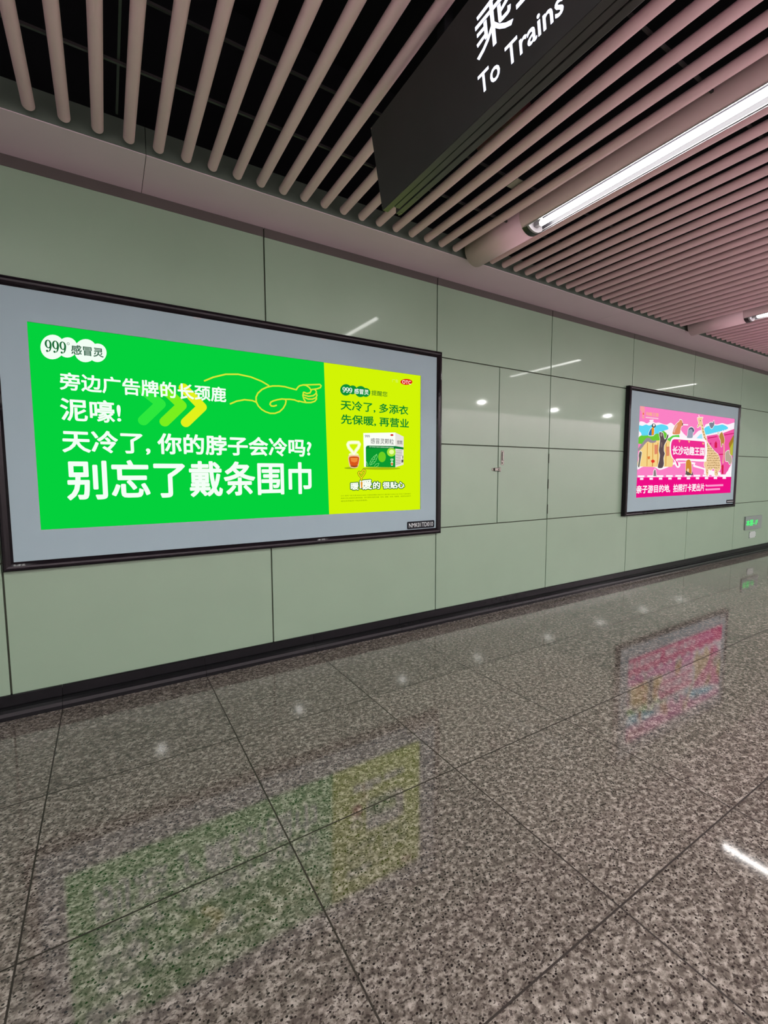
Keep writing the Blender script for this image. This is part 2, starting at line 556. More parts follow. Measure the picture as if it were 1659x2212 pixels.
# ------------------------------------------------------------------ light troughs with fluorescent tubes
HR, HZ = 0.107, 3.095
A45 = math.radians(45)
def arc(r, a0, a1, n):
    return [(r * math.sin(a0 + (a1 - a0) * i / n), -r * math.cos(a0 + (a1 - a0) * i / n)) for i in range(n + 1)]
def trough(x, label, lit):
    t = empty('light_trough', (x, -0.42, HZ), label, 'ceiling light', 'light troughs in the slatted ceiling')
    Y0 = 0.42
    L0, L1 = -0.962 + Y0, -2.46 + Y0     # opening of the lamp
    bm = bmesh.new()
    ring = arc(HR, 0, 2 * math.pi, 40)[:-1]
    prism_y(bm, ring, 0.0, L0)
    prism_y(bm, ring, L1, -5.25)
    outer = arc(HR, A45, 2 * math.pi - A45, 32)
    inner = arc(HR - 0.003, A45, 2 * math.pi - A45, 32)[::-1]
    prism_y(bm, outer + inner, L0, L1, cap=False)
    o = obj('housing', recalc(bm), M['housing'], t)
    for p in o.data.polygons:
        p.use_smooth = len(p.vertices) == 4
    bm = bmesh.new()                       # white reflector inside the opening
    refl = [(-0.072, -0.076), (-0.060, -0.040), (-0.030, -0.020), (0.030, -0.020), (0.060, -0.040), (0.072, -0.076)]
    prism_y(bm, refl + [(a * 1.02, b + 0.004) for a, b in refl[::-1]], L0, L1)
    obj('reflector', recalc(bm), M['reflector'], t)
    bm = bmesh.new()                       # bright lips along both sides of the opening
    for s in (-1, 1):
        for k, dz in enumerate((0.0, 0.010)):
            cyl(bm, (s * (0.0765 - 0.010 * k), L0 - 0.02, -0.0765 + 0.004 * k), (s * (0.0765 - 0.010 * k), L1, -0.0765 + 0.004 * k), 0.0028, 8)
    obj('lip', recalc(bm), M['lamp_white'], t)
    bm = bmesh.new()
    prism_y(bm, arc(HR + 0.0005, -A45, A45, 14) + [(0.0, -0.058)], L0 + 0.001, L0 - 0.035)
    obj('black_end_cap', recalc(bm), M['lamp_black'], t)
    bm = bmesh.new()
    prism_y(bm, arc(HR - 0.004, -A45 * 0.98, A45 * 0.98, 14) + [(0.055, -0.03), (-0.055, -0.03)], L0 - 0.035, L0 - 0.05)
    obj('end_plate', recalc(bm), M['lamp_white'], t)
    bm = bmesh.new()
    prism_y(bm, arc(HR - 0.004, -A45 * 0.98, A45 * 0.98, 14) + [(0.055, -0.03), (-0.055, -0.03)], L1, L1 + 0.02)
    obj('end_plate', recalc(bm), M['lamp_white'], t)
    for a, b in ((L0 - 0.10, L0 - 0.05), (L1 + 0.02, L1 + 0.06)):
        bm = bmesh.new()
        box(bm, -0.016, a, -0.075, 0.016, b, -0.03, 0, 0.004)
        obj('lamp_holder', recalc(bm), M['lamp_white'], t)
    bm = bmesh.new()
    cyl(bm, (0, L0 - 0.095, -0.066), (0, L1 + 0.055, -0.062), 0.0175, 20)
    obj('fluorescent_tube', recalc(bm), M['tube'], t)
    return t
trough(FX[0], 'large pinkish light trough with a bright open tube, right of the hanging sign', True)
trough(FX[1], 'small distant pinkish light trough at the edge of the photo, tube just showing', True)
trough(FX[2], 'light trough beyond the photo edge, mirrored as a streak on the wall', True)
trough(-0.78, 'light trough overhead, out of sight above the green light box', True)

# small round lamps further out in the ceiling, mirrored as bright dots in the wall and the floor
def downlight(x, n):
    t = empty('downlight', (x, -4.45, 2.992), 'small round ceiling lamp mirrored as a bright dot in wall panels, %s along its row' % ORD[n], 'ceiling light', 'round ceiling lamps')
    bm = bmesh.new()
    cyl(bm, (0, 0, -0.01), (0, 0, 0.05), 0.085, 24)
    obj('lamp_body', recalc(bm), M['lamp_white'], t)
    bm = bmesh.new()
    cyl(bm, (0, 0, -0.016), (0, 0, -0.0105), 0.066, 24)
    obj('lamp_lens', recalc(bm), M['downlight'], t)
    if n == 1:
        downlight.data = bpy.data.lights.new('lamp_glow', 'AREA')
        downlight.data.shape = 'DISK'; downlight.data.size = 0.12
        downlight.data.energy = DOWNLIGHT_WATTS
        downlight.data.color = (1.0, 0.985, 0.96)
    g = bpy.data.objects.new('lamp_glow', downlight.data)
    COL.objects.link(g)
    g.parent = t
    g.location = (0, 0, -0.02)
for n, x in enumerate((-1.75, 0.55, 2.85, 5.15, 7.3, 9.8, 12.1, 14.4, 16.7)):
    downlight(x, n + 1)

# things seen through the gaps between the slats
def bar(name, label, cat, a, b, w, hgt, mat):
    bm = bmesh.new()
    box(bm, min(a[0], b[0]) - (w / 2 if a[0] == b[0] else 0), min(a[1], b[1]) - (w / 2 if a[1] == b[1] else 0), a[2],
        max(a[0], b[0]) + (w / 2 if a[0] == b[0] else 0), max(a[1], b[1]) + (w / 2 if a[1] == b[1] else 0), a[2] + hgt)
    return tag(obj(name, recalc(bm), mat), label, cat)
ZT = SZ + SR
bar('carrier_rail', 'thin grey rail crossing above the slats, nearest to the wall soffit', 'rail', (-1.5, -0.852, ZT), (12, -0.852, ZT), 0.011, 0.012, M['rail'])
bar('carrier_rail', 'faint grey rail deep above the slats, running beside the first rail', 'rail', (-1.5, -0.80, 3.44), (12, -0.80, 3.44), 0.012, 0.012, M['rail'])
bar('carrier_rail', 'thin rail above the slats passing over the hanging sign', 'rail', (-1.5, -2.1, ZT), (12, -2.1, ZT), 0.011, 0.012, M['rail'])
bar('cross_bar', 'brownish bar running along the slats above the thin grey rail', 'bar', (0.128, -0.52, ZT + 0.0125), (0.128, -2.2, ZT + 0.0125), 0.010, 0.014, M['rail'])
bm = bmesh.new()
cyl(bm, (2.12, -0.95, 3.42), (2.12, -1.30, 3.42), 0.055, 16)
cyl(bm, (2.12, -1.02, 3.42), (2.12, -1.02, 4.0), 0.012, 8)
cyl(bm, (2.12, -1.24, 3.42), (2.12, -1.24, 4.0), 0.012, 8)
tag(obj('service_pipe', recalc(bm), M['foil'], smooth=False), 'pipe with red reflections painted on, glimpsed between slats just right of the hanging sign', 'pipe')
bm = bmesh.new()
box(bm, 2.155, -1.215, ZT, 2.215, -1.13, ZT + 0.004)
tag(obj('paper_tag', recalc(bm), M['paper']), 'small pale tag lying across the slats right of the hanging sign', 'tag')

# ------------------------------------------------------------------ hanging direction sign
sgn = empty('hanging_sign', (1.169, -1.294, 2.6), 'dark hanging sign with lit white lettering To Trains under the slats', 'sign')
L = 3.2
TX, TZ = -0.062, 0.337
bm = bmesh.new()                           # sloping face box
prism_y(bm, [(0.0, 0.0), (0.030, 0.0), (0.030, 0.33), (TX + 0.012, TZ + 0.003), (TX, TZ)], 0.0, -L)
obj('face_panel', recalc(bm), M['sign_face'], sgn)
bm = bmesh.new()
box(bm, 0.0015, -L, -0.003, 0.029, -0.002, 0.002)
obj('bottom_lip', recalc(bm), M['sign_trim'], sgn)
bm = bmesh.new()
box(bm, 0.036, -L, 0.0, 0.064, -0.047, 0.30, 0, 0.002)
obj('light_channel', recalc(bm), M['sign_trim'], sgn)
bm = bmesh.new()
box(bm, 0.070, -L, -0.001, 0.098, -0.008, 0.33, 0, 0.002)
o = obj('back_panel', recalc(bm), M['sign_trim'], sgn)
for a, b_ in [((0.086, y, -0.004), (0.086, y, 0.0)) for y in (-0.012, -0.03, -0.16)] + [((TX * v / TZ - 0.003, -u, v), (TX * v / TZ, -u, v)) for u, v in ((0.008, 0.332), (0.006, 0.014))]:
    bm = bmesh.new()
    cyl(bm, a, b_, 0.0035, 8)
    obj('screw', recalc(bm), M['chrome'], sgn)
fv = Vector((TX, 0, TZ)).normalized(); fn = Vector((-fv.z, 0, fv.x))
def fplace(u, v):
    return tuple(fv * v + Vector((0, -u, 0)) + fn * 0.0008)
bm = bmesh.new()
text_into(bm, 'To Trains', (0.661, 0.0545, 0.998, 0.1145), 0.016, fplace, 0)
obj('english_lettering', bm, M['sign_light'], sgn)
bm = bmesh.new()
text_into(bm, '乘车', (0.667, 0.149, 0.993, 0.283), 0.008, fplace, 0)
obj('chinese_lettering', bm, M['sign_light'], sgn)
for yy in (-0.445, -2.4):
    bm = bmesh.new()
    box(bm, -0.012, yy - 0.023, 0.325, 0.028, yy + 0.023, 1.39, 0, 0.002)
    obj('hanger_post', recalc(bm), M['plenum'], sgn)

# ------------------------------------------------------------------ light boxes on the wall
ART = json.loads(r'''{"1":[["brand_badge",1,"f2fff4","P",[[161.5,1026.6],[159.4,1011.2],[154.5,996.2],[147.1,982.4],[137.7,970.4],[126.8,961.0],[114.8,954.5],[102.4,951.2],[90.3,951.3],[79.1,954.9],[69.2,961.5],[61.2,971.0],[55.4,982.9],[52.2,996.4],[51.7,1011.1],[53.8,1026.1],[58.5,1040.8],[65.6,1054.4],[74.7,1066.3],[85.5,1075.8],[97.2,1082.5],[109.5,1086.1],[121.7,1086.3],[133.1,1083.1],[143.2,1076.6],[151.5,1067.2],[157.5,1055.3],[160.9,1041.5]]],
["brand_badge",1,"f2fff4","P",[[221.7,1032.6],[219.9,1019.8],[215.8,1007.3],[209.6,995.8],[201.7,985.8],[192.4,977.9],[182.3,972.4],[171.9,969.6],[161.6,969.7],[152.0,972.6],[143.6,978.2],[136.8,986.1],[131.9,995.9],[129.2,1007.3],[128.7,1019.6],[130.4,1032.1],[134.4,1044.4],[140.4,1055.8],[148.2,1065.7],[157.2,1073.7],[167.2,1079.3],[177.6,1082.3],[187.9,1082.4],[197.6,1079.7],[206.1,1074.3],[213.1,1066.5],[218.2,1056.6],[221.1,1045.1]]],
["brand_badge",1,"f2fff4","P",[[315.7,1027.7],[313.6,1012.8],[308.8,998.2],[301.5,984.8],[292.1,973.2],[281.2,964.0],[269.2,957.7],[256.9,954.5],[244.7,954.6],[233.4,958.0],[223.5,964.5],[215.4,973.7],[209.6,985.2],[206.3,998.4],[205.6,1012.7],[207.7,1027.3],[212.4,1041.5],[219.4,1054.7],[228.5,1066.3],[239.2,1075.5],[251.0,1082.1],[263.3,1085.5],[275.5,1085.7],[286.9,1082.6],[297.1,1076.3],[305.5,1067.2],[311.5,1055.6],[315.0,1042.2]]],
["brand_badge",1,"f2fff4","P",[[363.2,1021.7],[361.5,1009.7],[357.5,997.9],[351.6,987.1],[344.0,977.7],[335.1,970.3],[325.3,965.1],[315.2,962.6],[305.2,962.6],[296.0,965.4],[287.8,970.6],[281.1,978.1],[276.3,987.4],[273.6,998.1],[273.1,1009.6],[274.7,1021.5],[278.6,1033.0],[284.3,1043.8],[291.8,1053.1],[300.5,1060.6],[310.2,1065.8],[320.2,1068.6],[330.2,1068.7],[339.6,1066.2],[347.9,1061.1],[354.7,1053.7],[359.7,1044.3],[362.6,1033.5]]],
["brand_badge",3,"3f6a52","T","感冒灵",[191.2,991.2,347.3,1045.0],0.02],
["brand_badge",3,"176a34","9",[[70.6,1048.9],[169.7,993.4]]],
["brand_badge",3,"5f8a6c","L",[[184.6,1047.4],[183.1,1043.1],[179.8,1040.4],[176.2,1040.6],[173.9,1043.7],[174.2,1048.1],[176.7,1051.8],[180.4,1053.1],[183.5,1051.4],[184.6,1047.4]],3],
["headline_lettering",3,"f4fff6","T","旁边广告牌的长颈鹿",[127.8,786.6,1035.6,887.0],0.022],
["headline_lettering",3,"f4fff6","T","泥嚎!",[123.3,615.8,420.4,746.0],0.019],
["headline_lettering",3,"f4fff6","T","天冷了, 你的脖子会冷吗?",[121.7,431.5,1639.0,568.2],0.025],
["headline_lettering",3,"f4fff6","T","别忘了戴条围巾",[130.9,161.6,1635.1,397.0],0.022],
["chevron_arrow",1.0,"2ee83e","L",[[548.0,822.3],[637.7,747.6],[537.5,639.7]],96],
["chevron_arrow",1.2,"7af01e","L",[[660.0,843.5],[759.0,747.5],[656.1,638.8]],96],
["chevron_arrow",1.4,"e2f21c","L",[[774.9,857.5],[881.1,747.1],[778.7,641.1]],96],
["pointing_hand_drawing",2,"d8e838","L",[[902.5,916.2],[956.9,944.9],[1037.1,972.9],[1119.0,982.0],[1202.7,973.4],[1277.6,951.7],[1326.6,927.8]],9],
["pointing_hand_drawing",2,"d8e838","L",[[1061.6,781.3],[1103.3,802.2],[1155.9,815.9],[1209.0,814.9],[1238.9,804.6]],9],
["pointing_hand_drawing",2,"d8e838","L",[[1529.6,917.7],[1492.0,923.0],[1445.6,930.7],[1399.7,931.7],[1354.4,927.3],[1315.2,915.9],[1278.3,896.4],[1248.1,867.0],[1235.5,839.4],[1235.8,809.6],[1249.1,781.9],[1272.5,759.0],[1299.7,744.8],[1332.9,736.2],[1366.8,738.4],[1401.3,752.8],[1428.3,778.9],[1445.1,807.7],[1450.3,830.1],[1445.9,842.9],[1420.5,843.0],[1386.1,834.7],[1357.6,824.8],[1338.2,813.5],[1332.3,799.0],[1342.1,787.8],[1360.1,788.1],[1378.3,794.9]],9],
["pointing_hand_drawing",2,"d8e838","L",[[1445.9,842.9],[1478.6,845.6],[1513.9,844.1],[1547.0,834.5]],9],
["pointing_hand_drawing",2,"d8e838","L",[[1529.6,917.7],[1539.5,934.2],[1554.0,947.8],[1581.8,957.2],[1606.0,956.3],[1630.2,942.9],[1644.6,923.9],[1635.6,905.0],[1611.0,898.3],[1586.9,905.1]],9],
["pointing_hand_drawing",2,"d8e838","L",[[1581.8,957.2],[1636.7,963.8],[1686.3,969.8],[1713.8,973.7],[1725.0,965.6],[1718.5,951.3],[1692.0,939.7],[1645.9,929.7]],9],
["pointing_hand_drawing",2,"d8e838","L",[[1673.2,933.3],[1685.4,920.8],[1682.6,904.6],[1660.0,886.7],[1622.9,879.0],[1588.9,885.1]],9],
["pointing_hand_drawing",2,"d8e838","L",[[1685.2,909.4],[1689.9,891.6],[1682.1,875.0],[1653.3,861.2],[1620.1,858.4],[1593.4,867.5]],9],
["pointing_hand_drawing",2,"d8e838","L",[[1684.8,883.2],[1685.7,863.9],[1671.7,846.8],[1640.5,835.2],[1603.7,832.3],[1573.4,834.4],[1547.1,839.0]],9],
["pointing_hand_drawing",2,"d8e838","L",[[1583.2,902.5],[1579.1,879.7],[1585.9,855.6],[1600.1,836.5]],9],
["drug_mark",1,"e01c14","P",[[2555.6,1077.9],[2554.0,1072.3],[2549.5,1066.8],[2542.3,1061.4],[2532.6,1056.6],[2521.1,1052.6],[2508.3,1049.6],[2494.9,1047.6],[2481.5,1046.9],[2468.9,1047.5],[2457.5,1049.2],[2448.1,1052.0],[2441.0,1055.8],[2436.6,1060.4],[2435.2,1065.6],[2436.7,1071.1],[2441.0,1076.5],[2448.1,1081.8],[2457.5,1086.6],[2468.8,1090.6],[2481.5,1093.7],[2494.8,1095.7],[2508.3,1096.5],[2521.0,1096.1],[2532.6,1094.4],[2542.2,1091.6],[2549.5,1087.8],[2554.0,1083.1]]],
["drug_mark",3,"fff4ea","T","OTC",[2452.6,1053.7,2540.9,1083.6],0.012],
["drug_mark",2,"d4f070","T","广告",[2353.2,1056.1,2413.1,1081.7],0.0],
["green_badge",1,"0d8f36","P",[[1980.8,958.8],[1979.5,949.0],[1975.7,939.4],[1969.6,930.6],[1961.7,923.0],[1952.2,917.0],[1941.7,912.9],[1930.7,910.8],[1919.7,911.0],[1909.4,913.3],[1900.1,917.6],[1892.5,923.7],[1886.8,931.4],[1883.3,940.2],[1882.2,949.6],[1883.6,959.3],[1887.3,968.8],[1893.2,977.5],[1901.0,985.0],[1910.3,991.1],[1920.7,995.3],[1931.7,997.5],[1942.6,997.5],[1953.0,995.3],[1962.4,991.1],[1970.2,984.9],[1976.1,977.3],[1979.7,968.4]]],
["green_badge",1,"0d8f36","P",[[2027.7,963.2],[2026.6,955.5],[2023.6,948.0],[2018.9,941.1],[2012.6,935.1],[2005.1,930.4],[1996.8,927.1],[1988.1,925.5],[1979.4,925.6],[1971.3,927.4],[1963.9,930.8],[1957.9,935.6],[1953.3,941.6],[1950.6,948.5],[1949.7,955.9],[1950.7,963.5],[1953.7,970.9],[1958.3,977.8],[1964.5,983.7],[1971.9,988.5],[1980.1,991.8],[1988.8,993.5],[1997.5,993.5],[2005.7,991.8],[2013.1,988.4],[2019.3,983.6],[2023.9,977.6],[2026.8,970.7]]],
["green_badge",1,"0d8f36","P",[[2108.8,957.8],[2107.5,948.0],[2103.7,938.6],[2097.6,929.8],[2089.6,922.3],[2080.0,916.3],[2069.4,912.2],[2058.3,910.2],[2047.3,910.4],[2036.8,912.6],[2027.5,916.9],[2019.7,923.0],[2014.0,930.6],[2010.4,939.3],[2009.3,948.7],[2010.6,958.3],[2014.3,967.6],[2020.3,976.3],[2028.1,983.8],[2037.5,989.8],[2048.0,993.9],[2059.1,996.1],[2070.1,996.1],[2080.7,993.9],[2090.1,989.7],[2098.0,983.7],[2104.0,976.0],[2107.6,967.3]]],
["green_badge",1,"0d8f36","P",[[2147.2,953.8],[2146.1,946.0],[2143.1,938.4],[2138.2,931.3],[2131.7,925.3],[2123.9,920.5],[2115.3,917.2],[2106.3,915.5],[2097.4,915.6],[2088.9,917.5],[2081.3,920.9],[2075.0,925.8],[2070.3,932.0],[2067.4,939.0],[2066.5,946.5],[2067.5,954.3],[2070.5,961.8],[2075.4,968.8],[2081.7,974.8],[2089.4,979.6],[2097.9,983.0],[2106.9,984.7],[2115.9,984.7],[2124.4,983.0],[2132.1,979.6],[2138.5,974.7],[2143.3,968.5],[2146.2,961.5]]],
["green_badge",3,"f6fff6","T","感冒灵",[2002.3,931.8,2133.4,972.8],0.012],
["green_badge",3,"f6fff6","9",[[1900.7,971.7],[1986.1,935.1]]],
["green_badge",2,"157a1e","T","提醒您",[2157.4,933.1,2306.9,973.4],0.008],
["reminder_lettering",2,"0d8a2a","T","天冷了, 多添衣",[1884.1,797.2,2513.6,876.2],0.02],
["reminder_lettering",2,"0d8a2a","T","先保暖, 再营业",[1885.4,690.6,2520.4,768.0],0.02],
["medicine_box_picture",1,"fbfff6","P",[[2081.0,631.9],[2383.6,649.8],[2383.1,362.7],[2086.1,365.0]]],
["medicine_box_picture",1,"e9e4dc","P",[[2383.6,649.8],[2467.0,619.3],[2465.5,385.8],[2383.1,362.7]]],
["medicine_box_picture",2,"0a9a30","P",[[2120.2,534.8],[2383.4,538.8],[2383.1,362.7],[2103.5,365.1],[2102.5,516.7],[2108.4,529.4]]],
["medicine_box_picture",3,"0c7c34","P",[[2120.2,534.8],[2383.4,538.8],[2383.4,517.9],[2105.4,510.4],[2109.9,529.5]]],
["medicine_box_picture",3,"0c7c34","P",[[2383.4,538.8],[2465.4,530.0],[2465.4,512.1],[2383.4,517.9]]],
["medicine_box_picture",3,"6fd022","P",[[2290.6,447.4],[2289.3,436.3],[2285.5,425.9],[2279.7,416.9],[2272.0,410.0],[2263.1,405.7],[2253.7,404.1],[2244.2,405.4],[2235.5,409.6],[2228.0,416.3],[2222.3,425.0],[2218.7,435.2],[2217.5,446.1],[2218.8,457.1],[2222.5,467.4],[2228.3,476.3],[2235.8,483.2],[2244.6,487.6],[2254.0,489.3],[2263.5,488.1],[2272.3,484.0],[2279.9,477.4],[2285.7,468.7],[2289.4,458.4]]],
["medicine_box_picture",3,"a8e838","P",[[2387.3,488.4],[2385.8,479.1],[2381.4,470.3],[2374.5,462.6],[2365.6,456.7],[2355.2,453.0],[2344.0,451.5],[2332.9,452.6],[2322.6,456.0],[2313.8,461.5],[2307.1,468.8],[2302.9,477.3],[2301.5,486.5],[2303.0,495.8],[2307.2,504.5],[2314.0,512.0],[2322.8,517.9],[2333.1,521.8],[2344.2,523.3],[2355.3,522.4],[2365.7,519.1],[2374.6,513.6],[2381.5,506.3],[2385.8,497.7]]],
["medicine_box_picture",4,"eafca0","P",[[2369.9,490.0],[2368.8,483.9],[2365.4,478.4],[2360.2,473.9],[2353.7,471.0],[2346.4,469.9],[2339.2,470.7],[2332.7,473.3],[2327.5,477.6],[2324.2,482.9],[2323.1,488.9],[2324.3,495.0],[2327.6,500.5],[2332.8,505.0],[2339.3,507.9],[2346.5,509.0],[2353.7,508.3],[2360.3,505.7],[2365.5,501.4],[2368.8,496.1]]],
["medicine_box_picture",3,"22302a","T","感冒灵颗粒",[2147.6,550.8,2367.8,595.8],0.0],
["medicine_box_picture",3,"22302a","T","999",[2095.2,597.6,2139.0,619.0],0.0],
["medicine_box_picture",3,"d22420","P",[[2365.5,628.2],[2364.3,625.2],[2360.9,622.5],[2355.8,620.6],[2349.9,619.8],[2343.9,620.1],[2338.9,621.6],[2335.5,624.0],[2334.4,626.9],[2335.5,629.9],[2338.9,632.6],[2344.0,634.5],[2349.9,635.3],[2355.9,635.0],[2360.9,633.5],[2364.3,631.2]]],
["medicine_box_picture",4,"e6ffe6","T","用于感冒引起的头痛发热鼻塞流涕咽痛",[2134.8,521.3,2366.9,530.4],0.0],
["medicine_box_picture",3,"3a3a34","T","感冒灵颗粒",[2401.6,553.6,2455.8,586.6],0.01],
["medicine_box_picture",3,"6a655c","L",[[2389.6,498.3],[2449.3,501.7]],5],
["medicine_box_picture",3,"6a655c","L",[[2389.6,484.5],[2449.3,488.6]],5],
["medicine_box_picture",3,"6a655c","L",[[2389.6,470.7],[2449.3,475.5]],5],
["medicine_box_picture",3,"6a655c","L",[[2389.6,456.9],[2449.3,462.4]],5],
["medicine_box_picture",3,"6a655c","L",[[2389.6,443.1],[2436.5,449.1]],5],
["medicine_box_picture",3,"6a655c","L",[[2389.5,429.3],[2436.5,435.9]],5],
["medicine_box_picture",3,"6a655c","L",[[2389.5,415.5],[2436.5,422.8]],5],
["medicine_box_picture",3,"6a655c","L",[[2389.5,401.6],[2436.5,409.7]],5],
["medicine_box_picture",3,"6a655c","L",[[2389.5,387.8],[2436.5,396.6]],5],
["medicine_box_picture",3,"5a574e","P",[[2444.5,426.8],[2463.8,429.7],[2463.8,405.7],[2444.5,401.5]]],
["medicine_box_picture",3,"7a766c","P",[[2454.2,460.1],[2462.2,461.6],[2462.2,437.0],[2454.2,434.9]]],
["medicine_box_picture",3,"8ff08f","L",[[2136.7,384.3],[2142.7,406.7],[2157.7,430.4],[2180.1,451.9],[2204.1,468.3],[2208.5,449.2],[2198.6,420.2],[2178.3,394.3],[2146.3,381.2]],4],
["medicine_box_picture",3,"8ff08f","L",[[2142.5,378.0],[2166.5,413.3],[2204.1,467.0]],4],
["medicine_box_picture",3,"8ff08f","L",[[2156.0,398.5],[2144.3,413.1]],3],
["medicine_box_picture",3,"8ff08f","L",[[2169.5,417.9],[2156.2,434.2]],3],
["medicine_box_picture",3,"8ff08f","L",[[2183.0,435.9],[2174.1,449.8]],3],
["medicine_box_picture",3,"8ff08f","L",[[2160.5,403.7],[2187.3,409.1]],3],
["medicine_box_picture",3,"8ff08f","L",[[2174.0,423.0],[2198.7,431.1]],3],
["medicine_box_picture",3,"8ff08f","L",[[2179.6,368.7],[2194.7,388.0],[2224.8,394.8],[2217.1,375.4],[2194.5,365.6]],4],
["medicine_box_picture",3,"8ff08f","L",[[2116.8,371.5],[2105.9,390.4],[2104.6,409.4],[2116.9,393.7],[2121.9,374.7]],4],
["medicine_box_picture",4,"e8fbe0","P",[[2336.9,407.0],[2361.9,407.3],[2357.9,377.0],[2341.5,376.9]]],
["medicine_box_picture",4.4,"e0702a","P",[[2339.2,399.1],[2360.3,399.4],[2357.2,380.9],[2342.3,380.8]]],
["medicine_box_picture",4,"e8fbe0","L",[[2349.4,411.0],[2340.1,422.1],[2338.5,429.2],[2344.8,431.9],[2350.2,426.8],[2355.7,432.1],[2362.0,429.6],[2358.8,421.7],[2349.4,411.0]],7],
["tea_cup_picture",1,"f4ffb0","L",[[1995.2,457.9],[1981.4,482.4],[1951.7,512.5],[1942.2,536.8],[1950.7,550.6],[1975.2,555.1],[2010.3,556.3],[2036.6,556.0],[2045.8,543.2],[2036.3,518.0],[2011.8,489.3],[1995.2,457.9]],40],
["tea_cup_picture",1.5,"fdffe6","L",[[1995.2,457.9],[1981.4,482.4],[1951.7,512.5],[1942.2,536.8],[1950.7,550.6],[1975.2,555.1],[2010.3,556.3],[2036.6,556.0],[2045.8,543.2],[2036.3,518.0],[2011.8,489.3],[1995.2,457.9]],20],
["tea_cup_picture",1.2,"f2ffb4","S",[[2037.2,461.8],[2035.0,457.1],[2028.6,452.8],[2018.8,449.3],[2006.6,447.0],[1993.0,446.0],[1979.5,446.5],[1967.4,448.4],[1957.9,451.5],[1951.8,455.5],[1949.7,460.1],[1951.9,464.7],[1958.0,468.9],[1967.7,472.4],[1979.8,474.8],[1993.3,475.8],[2006.8,475.4],[2019.1,473.5],[2028.8,470.4],[2035.1,466.4]]],
["tea_cup_picture",2,"f0c8a0","S",[[1948.2,450.8],[2042.8,452.5],[2037.9,383.5],[2026.2,361.5],[2001.3,354.5],[1973.1,356.9],[1957.0,367.3],[1951.0,389.0]]],
["tea_cup_picture",3,"d9581c","S",[[1955.1,441.0],[2037.0,442.4],[2032.2,388.5],[2019.2,373.4],[1994.3,369.4],[1969.7,374.3],[1958.7,389.1]]],
["tea_cup_picture",3.5,"f08a3a","P",[[1963.4,436.2],[2028.4,437.3],[2025.3,408.5],[2001.7,398.8],[1970.1,406.5]]],
["tea_cup_picture",3.8,"c24a14","P",[[1955.1,441.0],[2037.0,442.4],[2035.5,436.1],[1956.4,434.9]]],
["tea_cup_picture",3,"8a3a18","P",[[1958.5,374.2],[2033.5,374.7],[2020.6,364.6],[1997.8,361.3],[1973.1,364.3]]],
["tea_cup_picture",0.5,"9cb414","S",[[2015.5,355.2],[2012.9,352.8],[2005.3,350.7],[1993.5,349.0],[1978.7,347.9],[1962.4,347.5],[1946.2,347.8],[1931.7,348.8],[1920.2,350.4],[1912.8,352.4],[1910.3,354.7],[1912.9,357.0],[1920.3,359.1],[1931.8,360.8],[1946.4,362.0],[1962.6,362.4],[1978.9,362.1],[1993.6,361.1],[2005.4,359.5],[2012.9,357.5]]],
["medicine_box_picture",0.5,"a4bc10","P",[[2434.9,353.6],[2425.5,350.3],[2398.3,347.3],[2356.4,344.8],[2304.2,343.2],[2247.3,342.6],[2191.3,342.9],[2141.5,344.3],[2102.5,346.4],[2077.8,349.2],[2069.3,352.2],[2077.8,355.4],[2102.6,358.3],[2141.6,360.8],[2191.4,362.5],[2247.4,363.3],[2304.3,363.1],[2356.4,361.8],[2398.3,359.7],[2425.5,356.9]]],
["slogan_logo",1,"0c6a24","T","暖",[1956.8,177.0,2042.8,248.0],0.12],
["slogan_logo",1,"0c6a24","T","暖",[2038.6,177.8,2165.3,269.1],0.12],
["slogan_logo",1,"0c6a24","T","的",[2160.0,180.3,2242.9,252.2],0.12],
["slogan_logo",1,"0c6a24","T","很贴心",[2252.0,180.5,2482.6,250.4],0.12],
["slogan_logo",2,"fafff0","T","暖",[1963.1,182.6,2036.3,242.4],0.035],
["slogan_logo",2,"fafff0","T","暖",[2045.0,183.6,2158.6,263.4],0.035],
["slogan_logo",2,"fafff0","T","的",[2166.7,186.1,2236.0,246.3],0.035],
["slogan_logo",2,"fafff0","T","很贴心",[2259.0,186.5,2475.2,244.4],0.035],
["slogan_logo",2.4,"4a7a10","L",[[2061.2,257.4],[2061.4,276.4],[2040.0,298.6],[2031.5,315.7],[2040.2,325.7],[2053.1,320.7],[2058.8,309.3],[2067.6,330.1],[2082.2,342.2],[2095.3,336.5],[2093.7,317.5],[2077.5,296.6],[2061.4,276.4]],24],
["slogan_logo",3,"f0d81c","L",[[2061.2,257.4],[2061.4,276.4],[2040.0,298.6],[2031.5,315.7],[2040.2,325.7],[2053.1,320.7],[2058.8,309.3],[2067.6,330.1],[2082.2,342.2],[2095.3,336.5],[2093.7,317.5],[2077.5,296.6],[2061.4,276.4]],14],
["slogan_logo",3,"e89a30","P",[[2052.5,244.9],[2071.3,244.6],[2068.0,197.1],[2056.4,197.3]]],
["fine_print",1,"6a8a08","T","OTC 粤药广审(文)第 800625-00020 号感冒灵颗粒 批准文号: 国药准字 Z44021940 华润三九医药股份",[1876.6,132.6,2539.4,144.2],0.0],
["fine_print",1,"6a8a08","T","有限公司(注册商标)解热镇痛。用于感冒引起的头痛、发热、鼻塞、流涕、咽痛等。请按药品说明书",[1877.8,113.1,2541.1,124.8],0.0],
